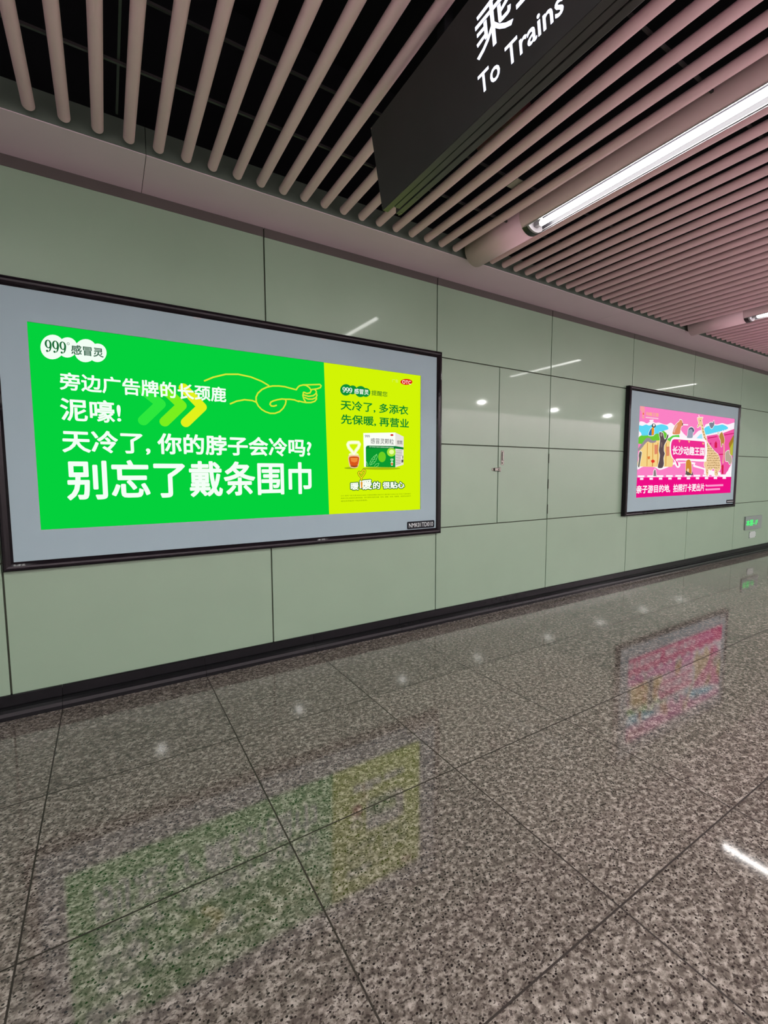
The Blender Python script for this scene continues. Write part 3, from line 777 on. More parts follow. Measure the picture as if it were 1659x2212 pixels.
["fine_print",1,"6a8a08","T","或在药师指导下购买和使用。",[1877.6,91.8,2114.8,103.2],0.0]],"2":[["sky_and_clouds_picture",1,"fff2fa","S",[[7.0,930.7],[98.5,949.4],[183.7,933.7],[287.4,971.7],[376.1,951.3],[463.6,960.9],[577.3,946.0],[668.9,946.2],[759.3,975.1],[856.9,944.2],[1006.0,902.9],[1110.6,845.9],[1242.6,788.7],[1070.0,757.2],[14.3,707.5]]],
["sky_and_clouds_picture",2,"62d8f4","S",[[9.5,899.3],[81.9,897.5],[163.8,918.9],[239.0,909.2],[312.8,926.9],[400.7,920.0],[532.5,941.2],[670.7,927.2],[702.2,888.1],[585.3,858.6],[498.5,819.2],[409.9,815.3],[281.0,792.3],[91.6,776.4],[57.7,811.3],[14.8,831.9]]],
["sky_and_clouds_picture",1,"fff2fa","S",[[1270.8,764.5],[1417.4,846.5],[1517.0,902.2],[1648.1,934.3],[1722.3,1003.1],[1886.4,1031.8],[2059.8,1021.4],[2232.8,1051.1],[2415.9,1040.6],[2660.6,1081.9],[2665.3,955.9],[1803.6,783.8]]],
["sky_and_clouds_picture",2,"62d8f4","S",[[1663.2,922.0],[1739.8,971.4],[1890.4,999.0],[2090.4,1009.6],[2235.4,1030.9],[2357.9,1016.9],[2438.5,986.7],[2306.5,945.9],[2017.0,898.8],[1794.3,862.5],[1682.8,870.8]]],
["sky_and_clouds_picture",2,"a8e8f8","P",[[1475.6,797.6],[1562.8,852.7],[1628.5,868.5],[1650.2,797.8]]],
["sky_and_clouds_picture",1,"fff6fc","S",[[21.4,354.6],[143.7,389.6],[403.2,385.2],[540.5,349.9],[721.8,380.8],[860.2,418.4],[1202.3,446.5],[1464.0,423.2],[1742.1,359.1],[1810.3,252.3],[2679.4,247.3],[2656.5,532.1],[2553.6,474.1],[2509.8,332.9],[2206.7,319.0],[1521.5,384.6],[1412.7,409.9],[1407.1,461.4],[16.0,423.2]]],
["sky_and_clouds_picture",1.5,"fb82c4","S",[[19.9,320.2],[145.6,366.5],[404.9,365.1],[564.9,331.9],[724.1,356.4],[909.4,406.4],[1205.0,421.2],[1441.8,384.2],[1749.8,292.6],[2153.4,271.0],[2155.9,250.3],[16.2,262.8]]],
["log_cabin_picture",2,"6cc83a","S",[[10.8,752.7],[91.0,784.3],[195.7,788.7],[303.5,781.6],[409.9,815.3],[518.8,843.7],[585.3,858.6],[681.2,815.1],[692.4,695.3],[17.0,673.6]]],
["log_cabin_picture",2.2,"5ed24a","P",[[702.8,707.7],[720.4,768.6],[822.4,809.0],[989.0,828.2],[1020.9,755.4]]],
["log_cabin_picture",3,"f6d488","S",[[46.1,617.6],[119.6,688.4],[287.4,717.2],[687.9,743.3],[784.6,710.4],[836.5,663.3],[860.8,412.3],[720.7,393.0],[28.6,394.7],[22.8,468.9]]],
["log_cabin_picture",4,"d99a4c","P",[[203.8,691.2],[222.9,691.8],[236.8,396.0],[219.7,395.9]]],
["log_cabin_picture",4,"d99a4c","P",[[332.6,695.4],[352.2,696.1],[366.9,396.8],[349.4,396.7]]],
["log_cabin_picture",4,"d99a4c","P",[[453.3,699.4],[473.3,700.1],[488.9,397.6],[471.0,397.5]]],
["log_cabin_picture",4,"d99a4c","P",[[656.7,706.2],[677.4,706.9],[694.5,398.9],[675.9,398.8]]],
["log_cabin_picture",4,"e08a68","P",[[378.2,673.5],[455.4,675.9],[459.2,557.7],[393.3,550.5]]],
["log_cabin_picture",4,"e08a68","P",[[672.6,658.6],[754.0,660.9],[758.4,539.5],[689.0,532.2]]],
["log_cabin_picture",5,"9a8f96","S",[[11.2,616.7],[98.7,687.7],[177.9,747.8],[251.8,756.4],[330.1,724.5],[417.1,733.5],[397.6,703.5],[289.3,694.0],[223.6,709.1],[162.5,678.3],[83.4,618.6],[24.1,582.9]]],
["log_cabin_picture",6,"e23c2c","P",[[308.6,466.8],[361.5,485.2],[407.0,468.1],[397.9,446.7],[343.7,437.9]]],
["log_cabin_picture",6,"c8402c","L",[[350.3,437.9],[349.4,396.7]],6],
["log_cabin_picture",6,"e07a3c","P",[[228.8,518.2],[286.3,525.0],[284.9,489.9],[242.4,483.5]]],
["parrot_drawing",6,"fffdf6","L",[[236.0,787.7],[239.9,826.4],[272.4,866.5],[292.9,879.1],[350.8,882.0],[356.4,816.1],[343.9,792.2],[236.0,787.7]],16],
["parrot_drawing",6.4,"2f6fb4","S",[[236.0,787.7],[239.9,826.4],[272.4,866.5],[292.9,879.1],[350.8,882.0],[356.4,816.1],[343.9,792.2]]],
["parrot_drawing",6.8,"f29a1e","P",[[300.5,790.4],[297.2,871.6],[312.9,899.4],[350.4,885.8],[355.8,823.8],[336.6,791.9]]],
["parrot_drawing",6.8,"4a4a50","S",[[290.6,906.0],[309.9,934.1],[345.4,943.8],[383.5,926.4],[385.5,903.2],[350.3,887.8],[320.8,892.1]]],
["parrot_drawing",7,"f4f0e8","S",[[365.6,921.6],[364.1,913.9],[358.6,907.6],[350.1,903.7],[340.4,903.2],[331.4,906.1],[324.9,911.9],[322.1,919.3],[323.6,926.9],[329.1,933.3],[337.5,937.1],[347.2,937.6],[356.2,934.8],[362.8,929.0]]],
["capybara_drawing",6,"fffdf6","L",[[819.7,828.3],[830.0,885.6],[872.1,944.5],[924.8,980.0],[978.8,1007.6],[985.3,1024.3],[1034.5,1023.1],[1062.4,991.8],[1066.2,954.8],[1027.3,932.2],[1015.5,886.3],[996.1,835.9],[819.7,828.3]],16],
["capybara_drawing",6.4,"e08e62","S",[[819.7,828.3],[830.0,885.6],[872.1,944.5],[924.8,980.0],[978.8,1007.6],[985.3,1024.3],[1034.5,1023.1],[1062.4,991.8],[1066.2,954.8],[1027.3,932.2],[1015.5,886.3],[996.1,835.9]]],
["capybara_drawing",6.8,"e6b0a4","S",[[829.2,853.1],[841.5,890.2],[880.8,936.9],[926.0,967.8],[928.8,939.4],[885.2,892.3],[865.7,846.6]]],
["capybara_drawing",7,"6a4a40","S",[[1076.0,971.9],[1075.4,962.6],[1071.9,955.6],[1066.4,952.8],[1060.4,954.9],[1055.5,961.5],[1053.0,970.6],[1053.6,979.9],[1057.1,986.9],[1062.6,989.7],[1068.6,987.6],[1073.5,981.0]]],
["bear_drawing",6,"fffdf6","L",[[484.3,833.5],[510.0,838.6],[571.3,829.5],[594.2,786.7],[620.3,751.8],[654.1,761.1],[680.4,810.2],[707.0,815.4],[705.8,787.2],[664.7,729.4],[616.2,671.7],[614.8,603.5],[641.5,563.9],[616.0,507.1],[631.0,426.7],[593.3,378.0],[487.0,381.5],[512.6,473.5],[521.3,545.5],[493.8,600.5],[502.4,672.2],[510.3,751.7],[487.4,798.2],[484.3,833.5]],16],
["bear_drawing",6.4,"5e4e50","S",[[484.3,833.5],[510.0,838.6],[571.3,829.5],[594.2,786.7],[620.3,751.8],[654.1,761.1],[680.4,810.2],[707.0,815.4],[705.8,787.2],[664.7,729.4],[616.2,671.7],[614.8,603.5],[641.5,563.9],[616.0,507.1],[631.0,426.7],[593.3,378.0],[487.0,381.5],[512.6,473.5],[521.3,545.5],[493.8,600.5],[502.4,672.2],[510.3,751.7],[487.4,798.2]]],
["bear_drawing",7,"a8948c","S",[[561.0,809.2],[559.4,798.8],[553.0,790.2],[543.1,785.2],[531.8,784.8],[521.1,788.9],[513.3,796.9],[509.9,807.0],[511.5,817.4],[517.8,825.9],[527.6,830.9],[539.0,831.4],[549.6,827.3],[557.5,819.4]]],
["bear_drawing",7,"7d6a66","S",[[572.1,678.3],[571.4,662.7],[566.7,650.1],[558.8,642.9],[549.4,642.6],[540.3,649.3],[533.3,661.6],[529.8,677.0],[530.5,692.5],[535.2,705.1],[543.1,712.3],[552.5,712.6],[561.6,706.0],[568.6,693.7]]],
["grey_animal_drawing",6,"fffdf6","L",[[1207.6,794.3],[1215.4,840.9],[1221.9,899.9],[1260.7,935.4],[1319.8,944.7],[1373.6,928.3],[1394.6,895.4],[1363.6,860.0],[1352.8,800.0],[1207.6,794.3]],16],
["grey_animal_drawing",6.4,"9aa0b4","S",[[1207.6,794.3],[1215.4,840.9],[1221.9,899.9],[1260.7,935.4],[1319.8,944.7],[1373.6,928.3],[1394.6,895.4],[1363.6,860.0],[1352.8,800.0]]],
["grey_animal_drawing",7,"4e5870","S",[[1245.5,917.8],[1316.0,940.3],[1374.0,924.1],[1390.3,895.2],[1357.0,880.9],[1340.4,914.0],[1288.0,919.9],[1247.3,901.1]]],
["giraffe_drawing",6,"fffdf6","L",[[1502.0,1118.7],[1531.9,1090.6],[1594.3,1094.5],[1625.7,1096.4],[1602.2,1064.8],[1621.6,1014.2],[1666.7,938.5],[1721.4,862.5],[1798.4,760.1],[1920.6,684.0],[2043.2,624.3],[2145.9,585.7],[2201.6,536.4],[2240.8,463.5],[2262.0,376.0],[2179.7,316.0],[2185.5,269.9],[2086.3,274.9],[2065.3,366.1],[2015.6,375.1],[1942.6,343.2],[1883.3,361.1],[1875.1,271.3],[1818.0,276.0],[1788.3,369.7],[1734.1,436.0],[1799.5,592.0],[1765.4,723.7],[1679.7,825.9],[1616.4,901.4],[1586.1,969.1],[1544.9,975.5],[1503.0,951.9],[1476.0,954.8],[1505.6,1007.7],[1483.2,1049.2],[1466.2,1082.3],[1506.3,1080.5],[1502.0,1118.7]],16],
["giraffe_drawing",6.4,"f2cf9c","S",[[1502.0,1118.7],[1531.9,1090.6],[1594.3,1094.5],[1625.7,1096.4],[1602.2,1064.8],[1621.6,1014.2],[1666.7,938.5],[1721.4,862.5],[1798.4,760.1],[1920.6,684.0],[2043.2,624.3],[2145.9,585.7],[2201.6,536.4],[2240.8,463.5],[2262.0,376.0],[2179.7,316.0],[2185.5,269.9],[2086.3,274.9],[2065.3,366.1],[2015.6,375.1],[1942.6,343.2],[1883.3,361.1],[1875.1,271.3],[1818.0,276.0],[1788.3,369.7],[1734.1,436.0],[1799.5,592.0],[1765.4,723.7],[1679.7,825.9],[1616.4,901.4],[1586.1,969.1],[1544.9,975.5],[1503.0,951.9],[1476.0,954.8],[1505.6,1007.7],[1483.2,1049.2],[1466.2,1082.3],[1506.3,1080.5]]],
["giraffe_drawing",7,"a87838","P",[[1606.0,991.7],[1630.9,996.5],[1642.2,977.2],[1619.2,971.7]]],
["giraffe_drawing",7,"a87838","P",[[1625.0,945.1],[1649.9,949.8],[1661.2,930.4],[1638.2,925.0]]],
["giraffe_drawing",7,"a87838","P",[[1639.0,902.4],[1663.9,907.1],[1675.3,887.6],[1652.2,882.2]]],
["giraffe_drawing",7,"a87838","P",[[1666.1,864.5],[1691.2,869.1],[1702.7,849.5],[1679.4,844.2]]],
["giraffe_drawing",7,"a87838","P",[[1679.7,825.9],[1704.9,830.4],[1716.4,810.7],[1693.1,805.4]]],
["giraffe_drawing",7,"a87838","P",[[1728.0,805.9],[1753.4,810.4],[1765.0,790.6],[1741.5,785.3]]],
["giraffe_drawing",7,"a87838","P",[[1746.4,767.1],[1771.9,771.5],[1783.5,751.6],[1760.0,746.4]]],
["giraffe_drawing",7,"a87838","P",[[1782.9,733.1],[1808.5,737.4],[1820.2,717.5],[1796.5,712.3]]],
["giraffe_drawing",7,"94703c","P",[[1795.5,705.3],[1810.6,711.1],[1822.6,698.1],[1816.1,686.4],[1801.0,690.6]]],
["giraffe_drawing",7,"94703c","P",[[1840.6,705.3],[1853.9,711.0],[1864.6,699.3],[1858.9,688.8],[1845.9,692.6]]],
["giraffe_drawing",7,"94703c","P",[[1824.4,671.1],[1840.0,676.8],[1852.5,663.8],[1845.7,652.0],[1829.9,656.2]]],
["giraffe_drawing",7,"94703c","P",[[1871.8,669.1],[1882.6,674.7],[1891.9,661.2],[1887.6,649.1],[1877.4,653.6]]],
["giraffe_drawing",7,"94703c","P",[[1915.5,675.2],[1930.0,680.9],[1941.8,666.7],[1935.8,653.8],[1921.3,658.5]]],
["giraffe_drawing",7,"94703c","P",[[1812.4,637.7],[1827.8,643.4],[1839.9,630.9],[1833.2,619.8],[1817.8,623.8]]],
["giraffe_drawing",7,"94703c","P",[[1852.9,638.4],[1867.5,644.1],[1879.1,631.9],[1872.8,621.0],[1858.3,625.0]]],
["giraffe_drawing",7,"94703c","P",[[1902.7,638.7],[1916.6,644.4],[1927.9,631.8],[1921.9,620.6],[1908.2,624.7]]],
["giraffe_drawing",7,"94703c","P",[[1945.3,640.3],[1957.1,646.0],[1967.1,632.2],[1962.4,619.9],[1951.0,624.5]]],
["giraffe_drawing",7,"94703c","P",[[1993.1,638.8],[2009.3,644.6],[2022.1,632.6],[2014.9,621.8],[1998.6,625.7]]],
["giraffe_drawing",7,"94703c","P",[[1829.9,601.6],[1841.0,607.2],[1850.3,595.2],[1845.6,584.7],[1835.2,588.7]]],
["giraffe_drawing",7,"94703c","P",[[1877.2,599.1],[1888.6,604.7],[1898.2,592.4],[1893.4,581.5],[1882.6,585.6]]],
["giraffe_drawing",7,"94703c","P",[[1925.8,600.2],[1942.1,606.0],[1955.1,592.4],[1948.1,580.1],[1931.5,584.6]]],
["giraffe_drawing",7,"94703c","P",[[1968.2,603.3],[1983.1,609.1],[1994.9,597.5],[1988.3,587.3],[1973.5,591.0]]],
["giraffe_drawing",7,"94703c","P",[[2019.5,605.7],[2033.8,611.5],[2045.6,597.9],[2039.5,585.7],[2025.3,590.2]]],
["giraffe_drawing",7,"94703c","P",[[2066.0,605.6],[2080.2,611.4],[2091.7,599.2],[2085.5,588.5],[2071.5,592.4]]],
["giraffe_drawing",7,"94703c","P",[[1811.3,565.4],[1823.0,571.0],[1832.9,557.3],[1828.2,545.1],[1816.9,549.8]]],
["giraffe_drawing",7,"94703c","P",[[1860.3,567.4],[1876.1,573.1],[1888.7,560.5],[1881.7,549.3],[1865.8,553.4]]],
["giraffe_drawing",7,"94703c","P",[[1905.2,568.5],[1918.7,574.1],[1929.5,562.4],[1923.7,552.2],[1910.5,556.0]]],
["giraffe_drawing",7,"94703c","P",[[1953.6,565.3],[1967.7,571.0],[1979.2,557.2],[1973.3,544.8],[1959.4,549.5]]],
["giraffe_drawing",7,"94703c","P",[[2004.2,566.8],[2019.4,572.5],[2031.7,558.5],[2025.3,545.8],[2010.0,550.6]]],
["giraffe_drawing",7,"94703c","P",[[2048.5,571.9],[2062.3,577.6],[2073.6,565.0],[2067.7,553.8],[2054.1,558.0]]],
["giraffe_drawing",7,"94703c","P",[[2089.0,570.4],[2101.9,576.1],[2112.7,562.5],[2107.3,550.4],[2094.8,555.0]]],
["giraffe_drawing",7,"94703c","P",[[2139.3,574.8],[2153.1,580.5],[2164.3,567.6],[2158.5,556.2],[2145.1,560.5]]],
["giraffe_drawing",7,"94703c","P",[[1839.5,531.4],[1852.4,536.9],[1863.1,523.4],[1857.7,511.5],[1845.1,516.0]]],
["giraffe_drawing",7,"94703c","P",[[1886.3,534.4],[1902.3,540.0],[1914.9,527.8],[1907.9,517.1],[1891.7,521.1]]],
["giraffe_drawing",7,"94703c","P",[[1929.8,534.5],[1942.5,540.1],[1953.0,527.9],[1947.5,517.2],[1935.2,521.3]]],
["giraffe_drawing",7,"94703c","P",[[1980.7,530.6],[1992.3,536.2],[2002.1,523.3],[1997.3,512.0],[1986.3,516.3]]],
["giraffe_drawing",7,"94703c","P",[[2028.4,531.7],[2045.2,537.4],[2058.3,525.4],[2050.9,514.9],[2033.9,518.8]]],
["giraffe_drawing",7,"94703c","P",[[2073.5,532.5],[2084.8,538.1],[2094.5,524.6],[2090.0,512.7],[2079.3,517.2]]],
["giraffe_drawing",7,"94703c","P",[[2116.0,534.0],[2132.6,539.7],[2145.9,526.4],[2138.7,514.5],[2121.8,519.0]]],
["giraffe_drawing",7,"94703c","P",[[2160.6,539.9],[2174.2,545.6],[2185.6,531.2],[2180.1,518.3],[2166.7,523.2]]],
["giraffe_drawing",7,"94703c","P",[[1823.6,498.2],[1838.2,503.7],[1849.8,491.3],[1843.5,480.5],[1828.9,484.6]]],
["giraffe_drawing",7,"94703c","P",[[1868.7,495.2],[1882.2,500.8],[1893.4,486.8],[1887.7,474.4],[1874.4,479.2]]],
["giraffe_drawing",7,"94703c","P",[[1915.3,500.2],[1928.6,505.7],[1939.6,491.5],[1934.2,478.8],[1921.1,483.7]]],
["giraffe_drawing",7,"94703c","P",[[1962.3,495.0],[1973.2,500.6],[1982.4,487.9],[1978.0,476.8],[1967.8,481.1]]],
["giraffe_drawing",7,"94703c","P",[[2010.6,497.7],[2024.7,503.3],[2036.3,489.6],[2030.4,477.4],[2016.3,482.1]]],
["giraffe_drawing",7,"94703c","P",[[2058.3,498.3],[2072.5,504.0],[2084.1,490.5],[2078.1,478.7],[2064.0,483.2]]],
["giraffe_drawing",7,"94703c","P",[[2102.3,501.5],[2117.3,507.2],[2129.5,493.6],[2123.1,481.5],[2108.1,486.1]]],
["giraffe_drawing",7,"94703c","P",[[2151.0,501.1],[2162.3,506.7],[2172.0,493.2],[2167.5,481.4],[2156.8,486.0]]],
["giraffe_drawing",7,"94703c","P",[[2199.5,500.5],[2214.5,506.2],[2226.7,493.2],[2220.3,481.8],[2205.3,486.1]]],
["giraffe_drawing",7,"94703c","P",[[1850.0,460.5],[1861.1,466.0],[1870.7,451.7],[1866.3,439.1],[1855.8,444.0]]],
["giraffe_drawing",7,"94703c","P",[[1901.5,459.3],[1913.0,464.8],[1922.6,452.8],[1917.7,442.6],[1906.8,446.5]]],
["giraffe_drawing",7,"94703c","P",[[1946.9,463.8],[1959.3,469.3],[1969.5,456.5],[1964.4,445.3],[1952.4,449.7]]],
["giraffe_drawing",7,"94703c","P",[[1990.0,466.0],[2003.7,471.6],[2015.0,457.8],[2009.3,445.7],[1995.8,450.4]]],
["giraffe_drawing",7,"94703c","P",[[2036.9,467.6],[2052.6,473.2],[2065.2,460.2],[2058.4,448.7],[2042.6,453.1]]],
["giraffe_drawing",7,"94703c","P",[[2080.7,464.1],[2093.4,469.7],[2104.2,455.1],[2099.1,442.2],[2086.7,447.2]]],
["giraffe_drawing",7,"94703c","P",[[2125.1,464.7],[2137.2,470.3],[2147.5,456.6],[2142.6,444.5],[2131.0,449.2]]],
["giraffe_drawing",7,"94703c","P",[[2180.9,462.8],[2192.9,468.4],[2203.2,454.6],[2198.3,442.4],[2186.8,447.2]]],
["giraffe_drawing",7,"94703c","P",[[1832.3,425.5],[1847.1,431.0],[1858.9,418.1],[1852.5,406.8],[1837.7,411.2]]],
["giraffe_drawing",7,"94703c","P",[[1880.0,426.2],[1892.7,431.7],[1903.3,418.1],[1898.0,406.1],[1885.6,410.8]]],
["giraffe_drawing",7,"94703c","P",[[1924.9,426.4],[1938.6,431.9],[1949.7,419.2],[1943.8,408.2],[1930.3,412.5]]],
["giraffe_drawing",7,"94703c","P",[[1969.3,425.1],[1981.2,430.6],[1991.1,418.5],[1986.1,408.0],[1974.7,412.1]]],
["giraffe_drawing",7,"94703c","P",[[2010.5,425.9],[2027.2,431.5],[2040.3,419.1],[2032.9,408.3],[2016.1,412.5]]],
["giraffe_drawing",7,"94703c","P",[[2059.4,431.1],[2073.9,436.6],[2085.7,423.4],[2079.6,411.8],[2065.1,416.3]]],
["giraffe_drawing",7,"94703c","P",[[2112.8,431.4],[2129.1,437.0],[2142.1,423.8],[2135.0,412.2],[2118.6,416.7]]],
["giraffe_drawing",7,"94703c","P",[[2160.5,427.5],[2177.0,433.1],[2190.3,419.7],[2183.1,407.9],[2166.3,412.5]]],
["giraffe_drawing",7,"94703c","P",[[2205.5,429.6],[2217.9,435.2],[2228.3,421.7],[2223.2,409.9],[2211.3,414.5]]],
["giraffe_drawing",7,"94703c","P",[[1864.9,389.5],[1875.7,394.9],[1885.0,381.2],[1880.7,369.2],[1870.5,374.0]]],
["giraffe_drawing",7,"94703c","P",[[1902.9,395.2],[1914.4,400.7],[1924.3,386.5],[1919.7,374.1],[1908.6,379.0]]],
["giraffe_drawing",7,"94703c","P",[[1956.2,392.7],[1969.3,398.2],[1980.1,384.9],[1974.6,373.3],[1961.9,377.9]]],
["giraffe_drawing",7,"94703c","P",[[2001.1,391.3],[2012.3,396.8],[2021.8,384.4],[2017.2,373.7],[2006.5,378.0]]],
["giraffe_drawing",7,"94703c","P",[[2047.7,393.4],[2062.6,398.9],[2074.7,384.7],[2068.5,372.2],[2053.6,377.1]]],
["giraffe_drawing",7,"94703c","P",[[2092.0,391.9],[2106.3,397.4],[2117.9,384.9],[2111.7,374.1],[2097.6,378.3]]],
["giraffe_drawing",7,"94703c","P",[[2134.1,390.2],[2145.3,395.7],[2155.0,381.7],[2150.6,369.4],[2140.0,374.2]]],
["giraffe_drawing",7,"94703c","P",[[2189.1,396.1],[2200.6,401.6],[2210.4,388.5],[2205.7,377.0],[2194.9,381.5]]],
["giraffe_drawing",7,"94703c","P",[[2106.1,352.6],[2123.5,354.4],[2127.4,338.9],[2112.0,336.1]]],
["giraffe_drawing",7,"94703c","P",[[2138.4,329.7],[2155.9,331.6],[2159.9,316.0],[2144.4,313.2]]],
["giraffe_drawing",7,"94703c","P",[[2105.1,320.6],[2122.6,322.4],[2126.5,306.8],[2111.1,304.1]]],
["giraffe_drawing",7,"94703c","P",[[2151.1,306.8],[2168.7,308.6],[2172.7,293.0],[2157.2,290.3]]],
["giraffe_drawing",7,"94703c","P",[[1827.3,356.5],[1844.0,358.3],[1847.7,343.1],[1832.9,340.4]]],
["giraffe_drawing",7,"94703c","P",[[1821.0,329.6],[1837.7,331.4],[1841.4,316.2],[1826.7,313.5]]],
["giraffe_drawing",7,"94703c","P",[[1846.1,316.2],[1862.9,318.0],[1866.6,302.7],[1851.8,300.1]]],
["giraffe_drawing",7,"4a3a30","S",[[1566.3,1047.7],[1564.6,1043.0],[1559.1,1039.9],[1552.0,1039.5],[1545.9,1041.9],[1543.2,1046.3],[1544.9,1050.9],[1550.3,1054.1],[1557.5,1054.5],[1563.6,1052.0]]],
["giraffe_drawing",7,"4a3a30","S",[[1512.4,986.7],[1510.2,982.9],[1504.1,981.1],[1497.7,982.3],[1494.7,985.7],[1496.9,989.5],[1503.0,991.3],[1509.4,990.2]]],
["giraffe_drawing",7,"4a3a30","S",[[1497.6,960.2],[1495.3,957.1],[1489.2,955.5],[1482.9,956.4],[1479.9,959.3],[1482.2,962.4],[1488.3,964.0],[1494.7,963.1]]],
["ray_drawing",5,"fffdf6","L",[[1822.9,1025.3],[1886.8,1042.1],[1934.5,1040.3],[1963.6,1075.3],[1980.5,1016.2],[1942.5,974.3],[1906.8,954.7],[1857.2,974.3],[1822.9,1025.3]],16],
["ray_drawing",5.4,"7d8494","S",[[1822.9,1025.3],[1886.8,1042.1],[1934.5,1040.3],[1963.6,1075.3],[1980.5,1016.2],[1942.5,974.3],[1906.8,954.7],[1857.2,974.3]]],
["castle_picture",3,"f05aa4","P",[[1770.0,842.6],[2245.2,898.6],[2666.7,992.3],[2659.1,893.3],[2671.5,491.8],[2427.2,278.3],[2284.4,278.8],[2215.0,509.1],[2145.9,585.7],[1983.2,640.8],[1798.4,760.1]]],
["castle_picture",3.2,"fff0fa","P",[[1785.9,865.3],[1818.0,870.2],[1819.8,855.7],[1787.6,850.9]]],
["castle_picture",3.2,"fff0fa","P",[[1848.4,875.5],[1880.8,880.4],[1882.5,865.9],[1850.1,861.0]]],
["castle_picture",3.2,"fff0fa","P",[[1911.4,885.8],[1944.1,890.8],[1945.9,876.2],[1913.2,871.2]]],
["castle_picture",3.2,"fff0fa","P",[[1975.1,896.1],[2008.1,901.2],[2009.9,886.5],[1976.9,881.5]]],
["castle_picture",3.2,"fff0fa","P",[[2039.3,906.6],[2072.7,911.7],[2074.6,897.0],[2041.2,891.9]]],
["castle_picture",3.2,"fff0fa","P",[[2104.3,917.2],[2138.0,922.4],[2139.9,907.6],[2106.1,902.4]]],
["castle_picture",3.2,"fff0fa","P",[[2169.8,927.9],[2203.9,933.1],[2205.8,918.2],[2171.7,913.1]]],
["castle_picture",3.2,"fff0fa","P",[[2235.6,942.3],[2270.0,947.6],[2272.4,929.0],[2238.0,923.8]]],
["castle_picture",3.2,"fff0fa","P",[[2302.5,953.3],[2337.2,958.6],[2339.7,939.9],[2304.9,934.7]]],
["castle_picture",3.2,"fff0fa","P",[[2370.1,964.3],[2405.1,969.7],[2407.6,950.9],[2372.5,945.6]]],
["castle_picture",3.2,"fff0fa","P",[[2438.3,975.5],[2473.8,980.9],[2476.3,962.1],[2440.8,956.7]]],
["castle_picture",3.2,"fff0fa","P",[[2507.3,986.7],[2543.1,992.2],[2545.6,973.3],[2509.8,967.8]]],
["castle_picture",3.2,"fff0fa","P",[[2576.9,998.1],[2613.1,1003.7],[2615.7,984.6],[2579.5,979.1]]],
["castle_picture",3.4,"c4105e","P",[[1805.6,817.7],[2083.2,851.0],[2084.6,839.8],[1807.0,805.4]]],
["castle_picture",3.4,"c4105e","P",[[2317.6,883.5],[2654.7,925.1],[2656.2,914.3],[2319.1,872.1]]],
["castle_picture",3.6,"d42050","P",[[2031.7,678.1],[2023.4,745.3],[2062.8,780.4],[2105.9,748.0],[2114.3,680.4]]],
["castle_picture",3.6,"c01a70","P",[[1876.4,736.1],[1912.0,755.1],[1926.8,710.9]]],
["castle_picture",3.6,"d02048","P",[[2286.8,417.7],[2335.0,436.6],[2357.7,418.2],[2365.0,283.2],[2311.8,301.9]]],
["castle_picture",3.4,"d8105a","P",[[2174.9,590.8],[2385.2,599.7],[2387.0,585.9],[2186.5,577.3]]],
["castle_picture",3.6,"a87c28","P",[[2488.3,755.9],[2618.1,882.2],[2659.1,893.3],[2655.9,761.3],[2518.3,686.8]]],
["castle_picture",3.8,"b8b83c","P",[[2528.8,687.0],[2658.8,818.0],[2670.5,577.2],[2564.1,579.9]]],
["tailed_animal_drawing",6,"fffdf6","L",[[2185.8,896.0],[2242.9,916.7],[2299.9,864.4],[2337.8,806.2],[2325.4,746.0],[2264.5,748.6],[2259.8,707.3],[2234.8,706.5],[2208.9,792.4],[2152.7,844.8],[2185.8,896.0]],16],
["tailed_animal_drawing",6.4,"b88a40","S",[[2185.8,896.0],[2242.9,916.7],[2299.9,864.4],[2337.8,806.2],[2325.4,746.0],[2264.5,748.6],[2259.8,707.3],[2234.8,706.5],[2208.9,792.4],[2152.7,844.8]]],
["tailed_animal_drawing",6.6,"e8887c","L",[[2319.1,755.0],[2340.0,672.7],[2344.8,557.3],[2330.2,473.7]],30],
["tailed_animal_drawing",6.2,"ffe0d8","L",[[2319.1,755.0],[2340.0,672.7],[2344.8,557.3],[2330.2,473.7]],42],
["tailed_animal_drawing",7,"e8dccb","S",[[2168.6,890.7],[2164.7,878.1],[2150.7,868.4],[2130.6,864.2],[2109.6,866.7],[2093.5,875.1],[2086.5,887.2],[2090.4,899.7],[2104.3,909.4],[2124.3,913.6],[2145.3,911.3],[2161.5,902.9]]],
["small_animal_drawing",6,"fffdf6","L",[[2393.6,613.8],[2501.9,653.6],[2530.2,598.1],[2598.2,561.7],[2629.6,486.5],[2562.1,438.6],[2493.2,484.9],[2409.4,493.2],[2393.6,613.8]],16],
["small_animal_drawing",6.4,"b8a894","S",[[2393.6,613.8],[2501.9,653.6],[2530.2,598.1],[2598.2,561.7],[2629.6,486.5],[2562.1,438.6],[2493.2,484.9],[2409.4,493.2]]],
["orange_animal_drawing",11,"fffdf6","L",[[1226.7,288.0],[1208.5,462.2],[1239.8,488.0],[1281.6,497.1],[1326.0,484.9],[1355.7,451.0],[1371.4,386.6],[1373.3,287.5],[1226.7,288.0]],16],
["orange_animal_drawing",11.4,"d08a34","S",[[1226.7,288.0],[1208.5,462.2],[1239.8,488.0],[1281.6,497.1],[1326.0,484.9],[1355.7,451.0],[1371.4,386.6],[1373.3,287.5]]],
["orange_animal_drawing",12,"f0d8b0","S",[[1305.2,347.8],[1303.5,336.6],[1296.3,327.7],[1285.1,322.7],[1272.1,322.7],[1259.9,327.7],[1250.9,336.6],[1246.9,347.7],[1248.6,358.8],[1255.7,367.7],[1266.9,372.7],[1279.8,372.7],[1292.1,367.8],[1301.2,358.9]]],
["orange_animal_drawing",12,"5e5650","P",[[1209.6,288.0],[1220.9,343.4],[1244.6,279.4],[1426.9,278.7],[1407.6,335.0],[1382.5,283.2]]],
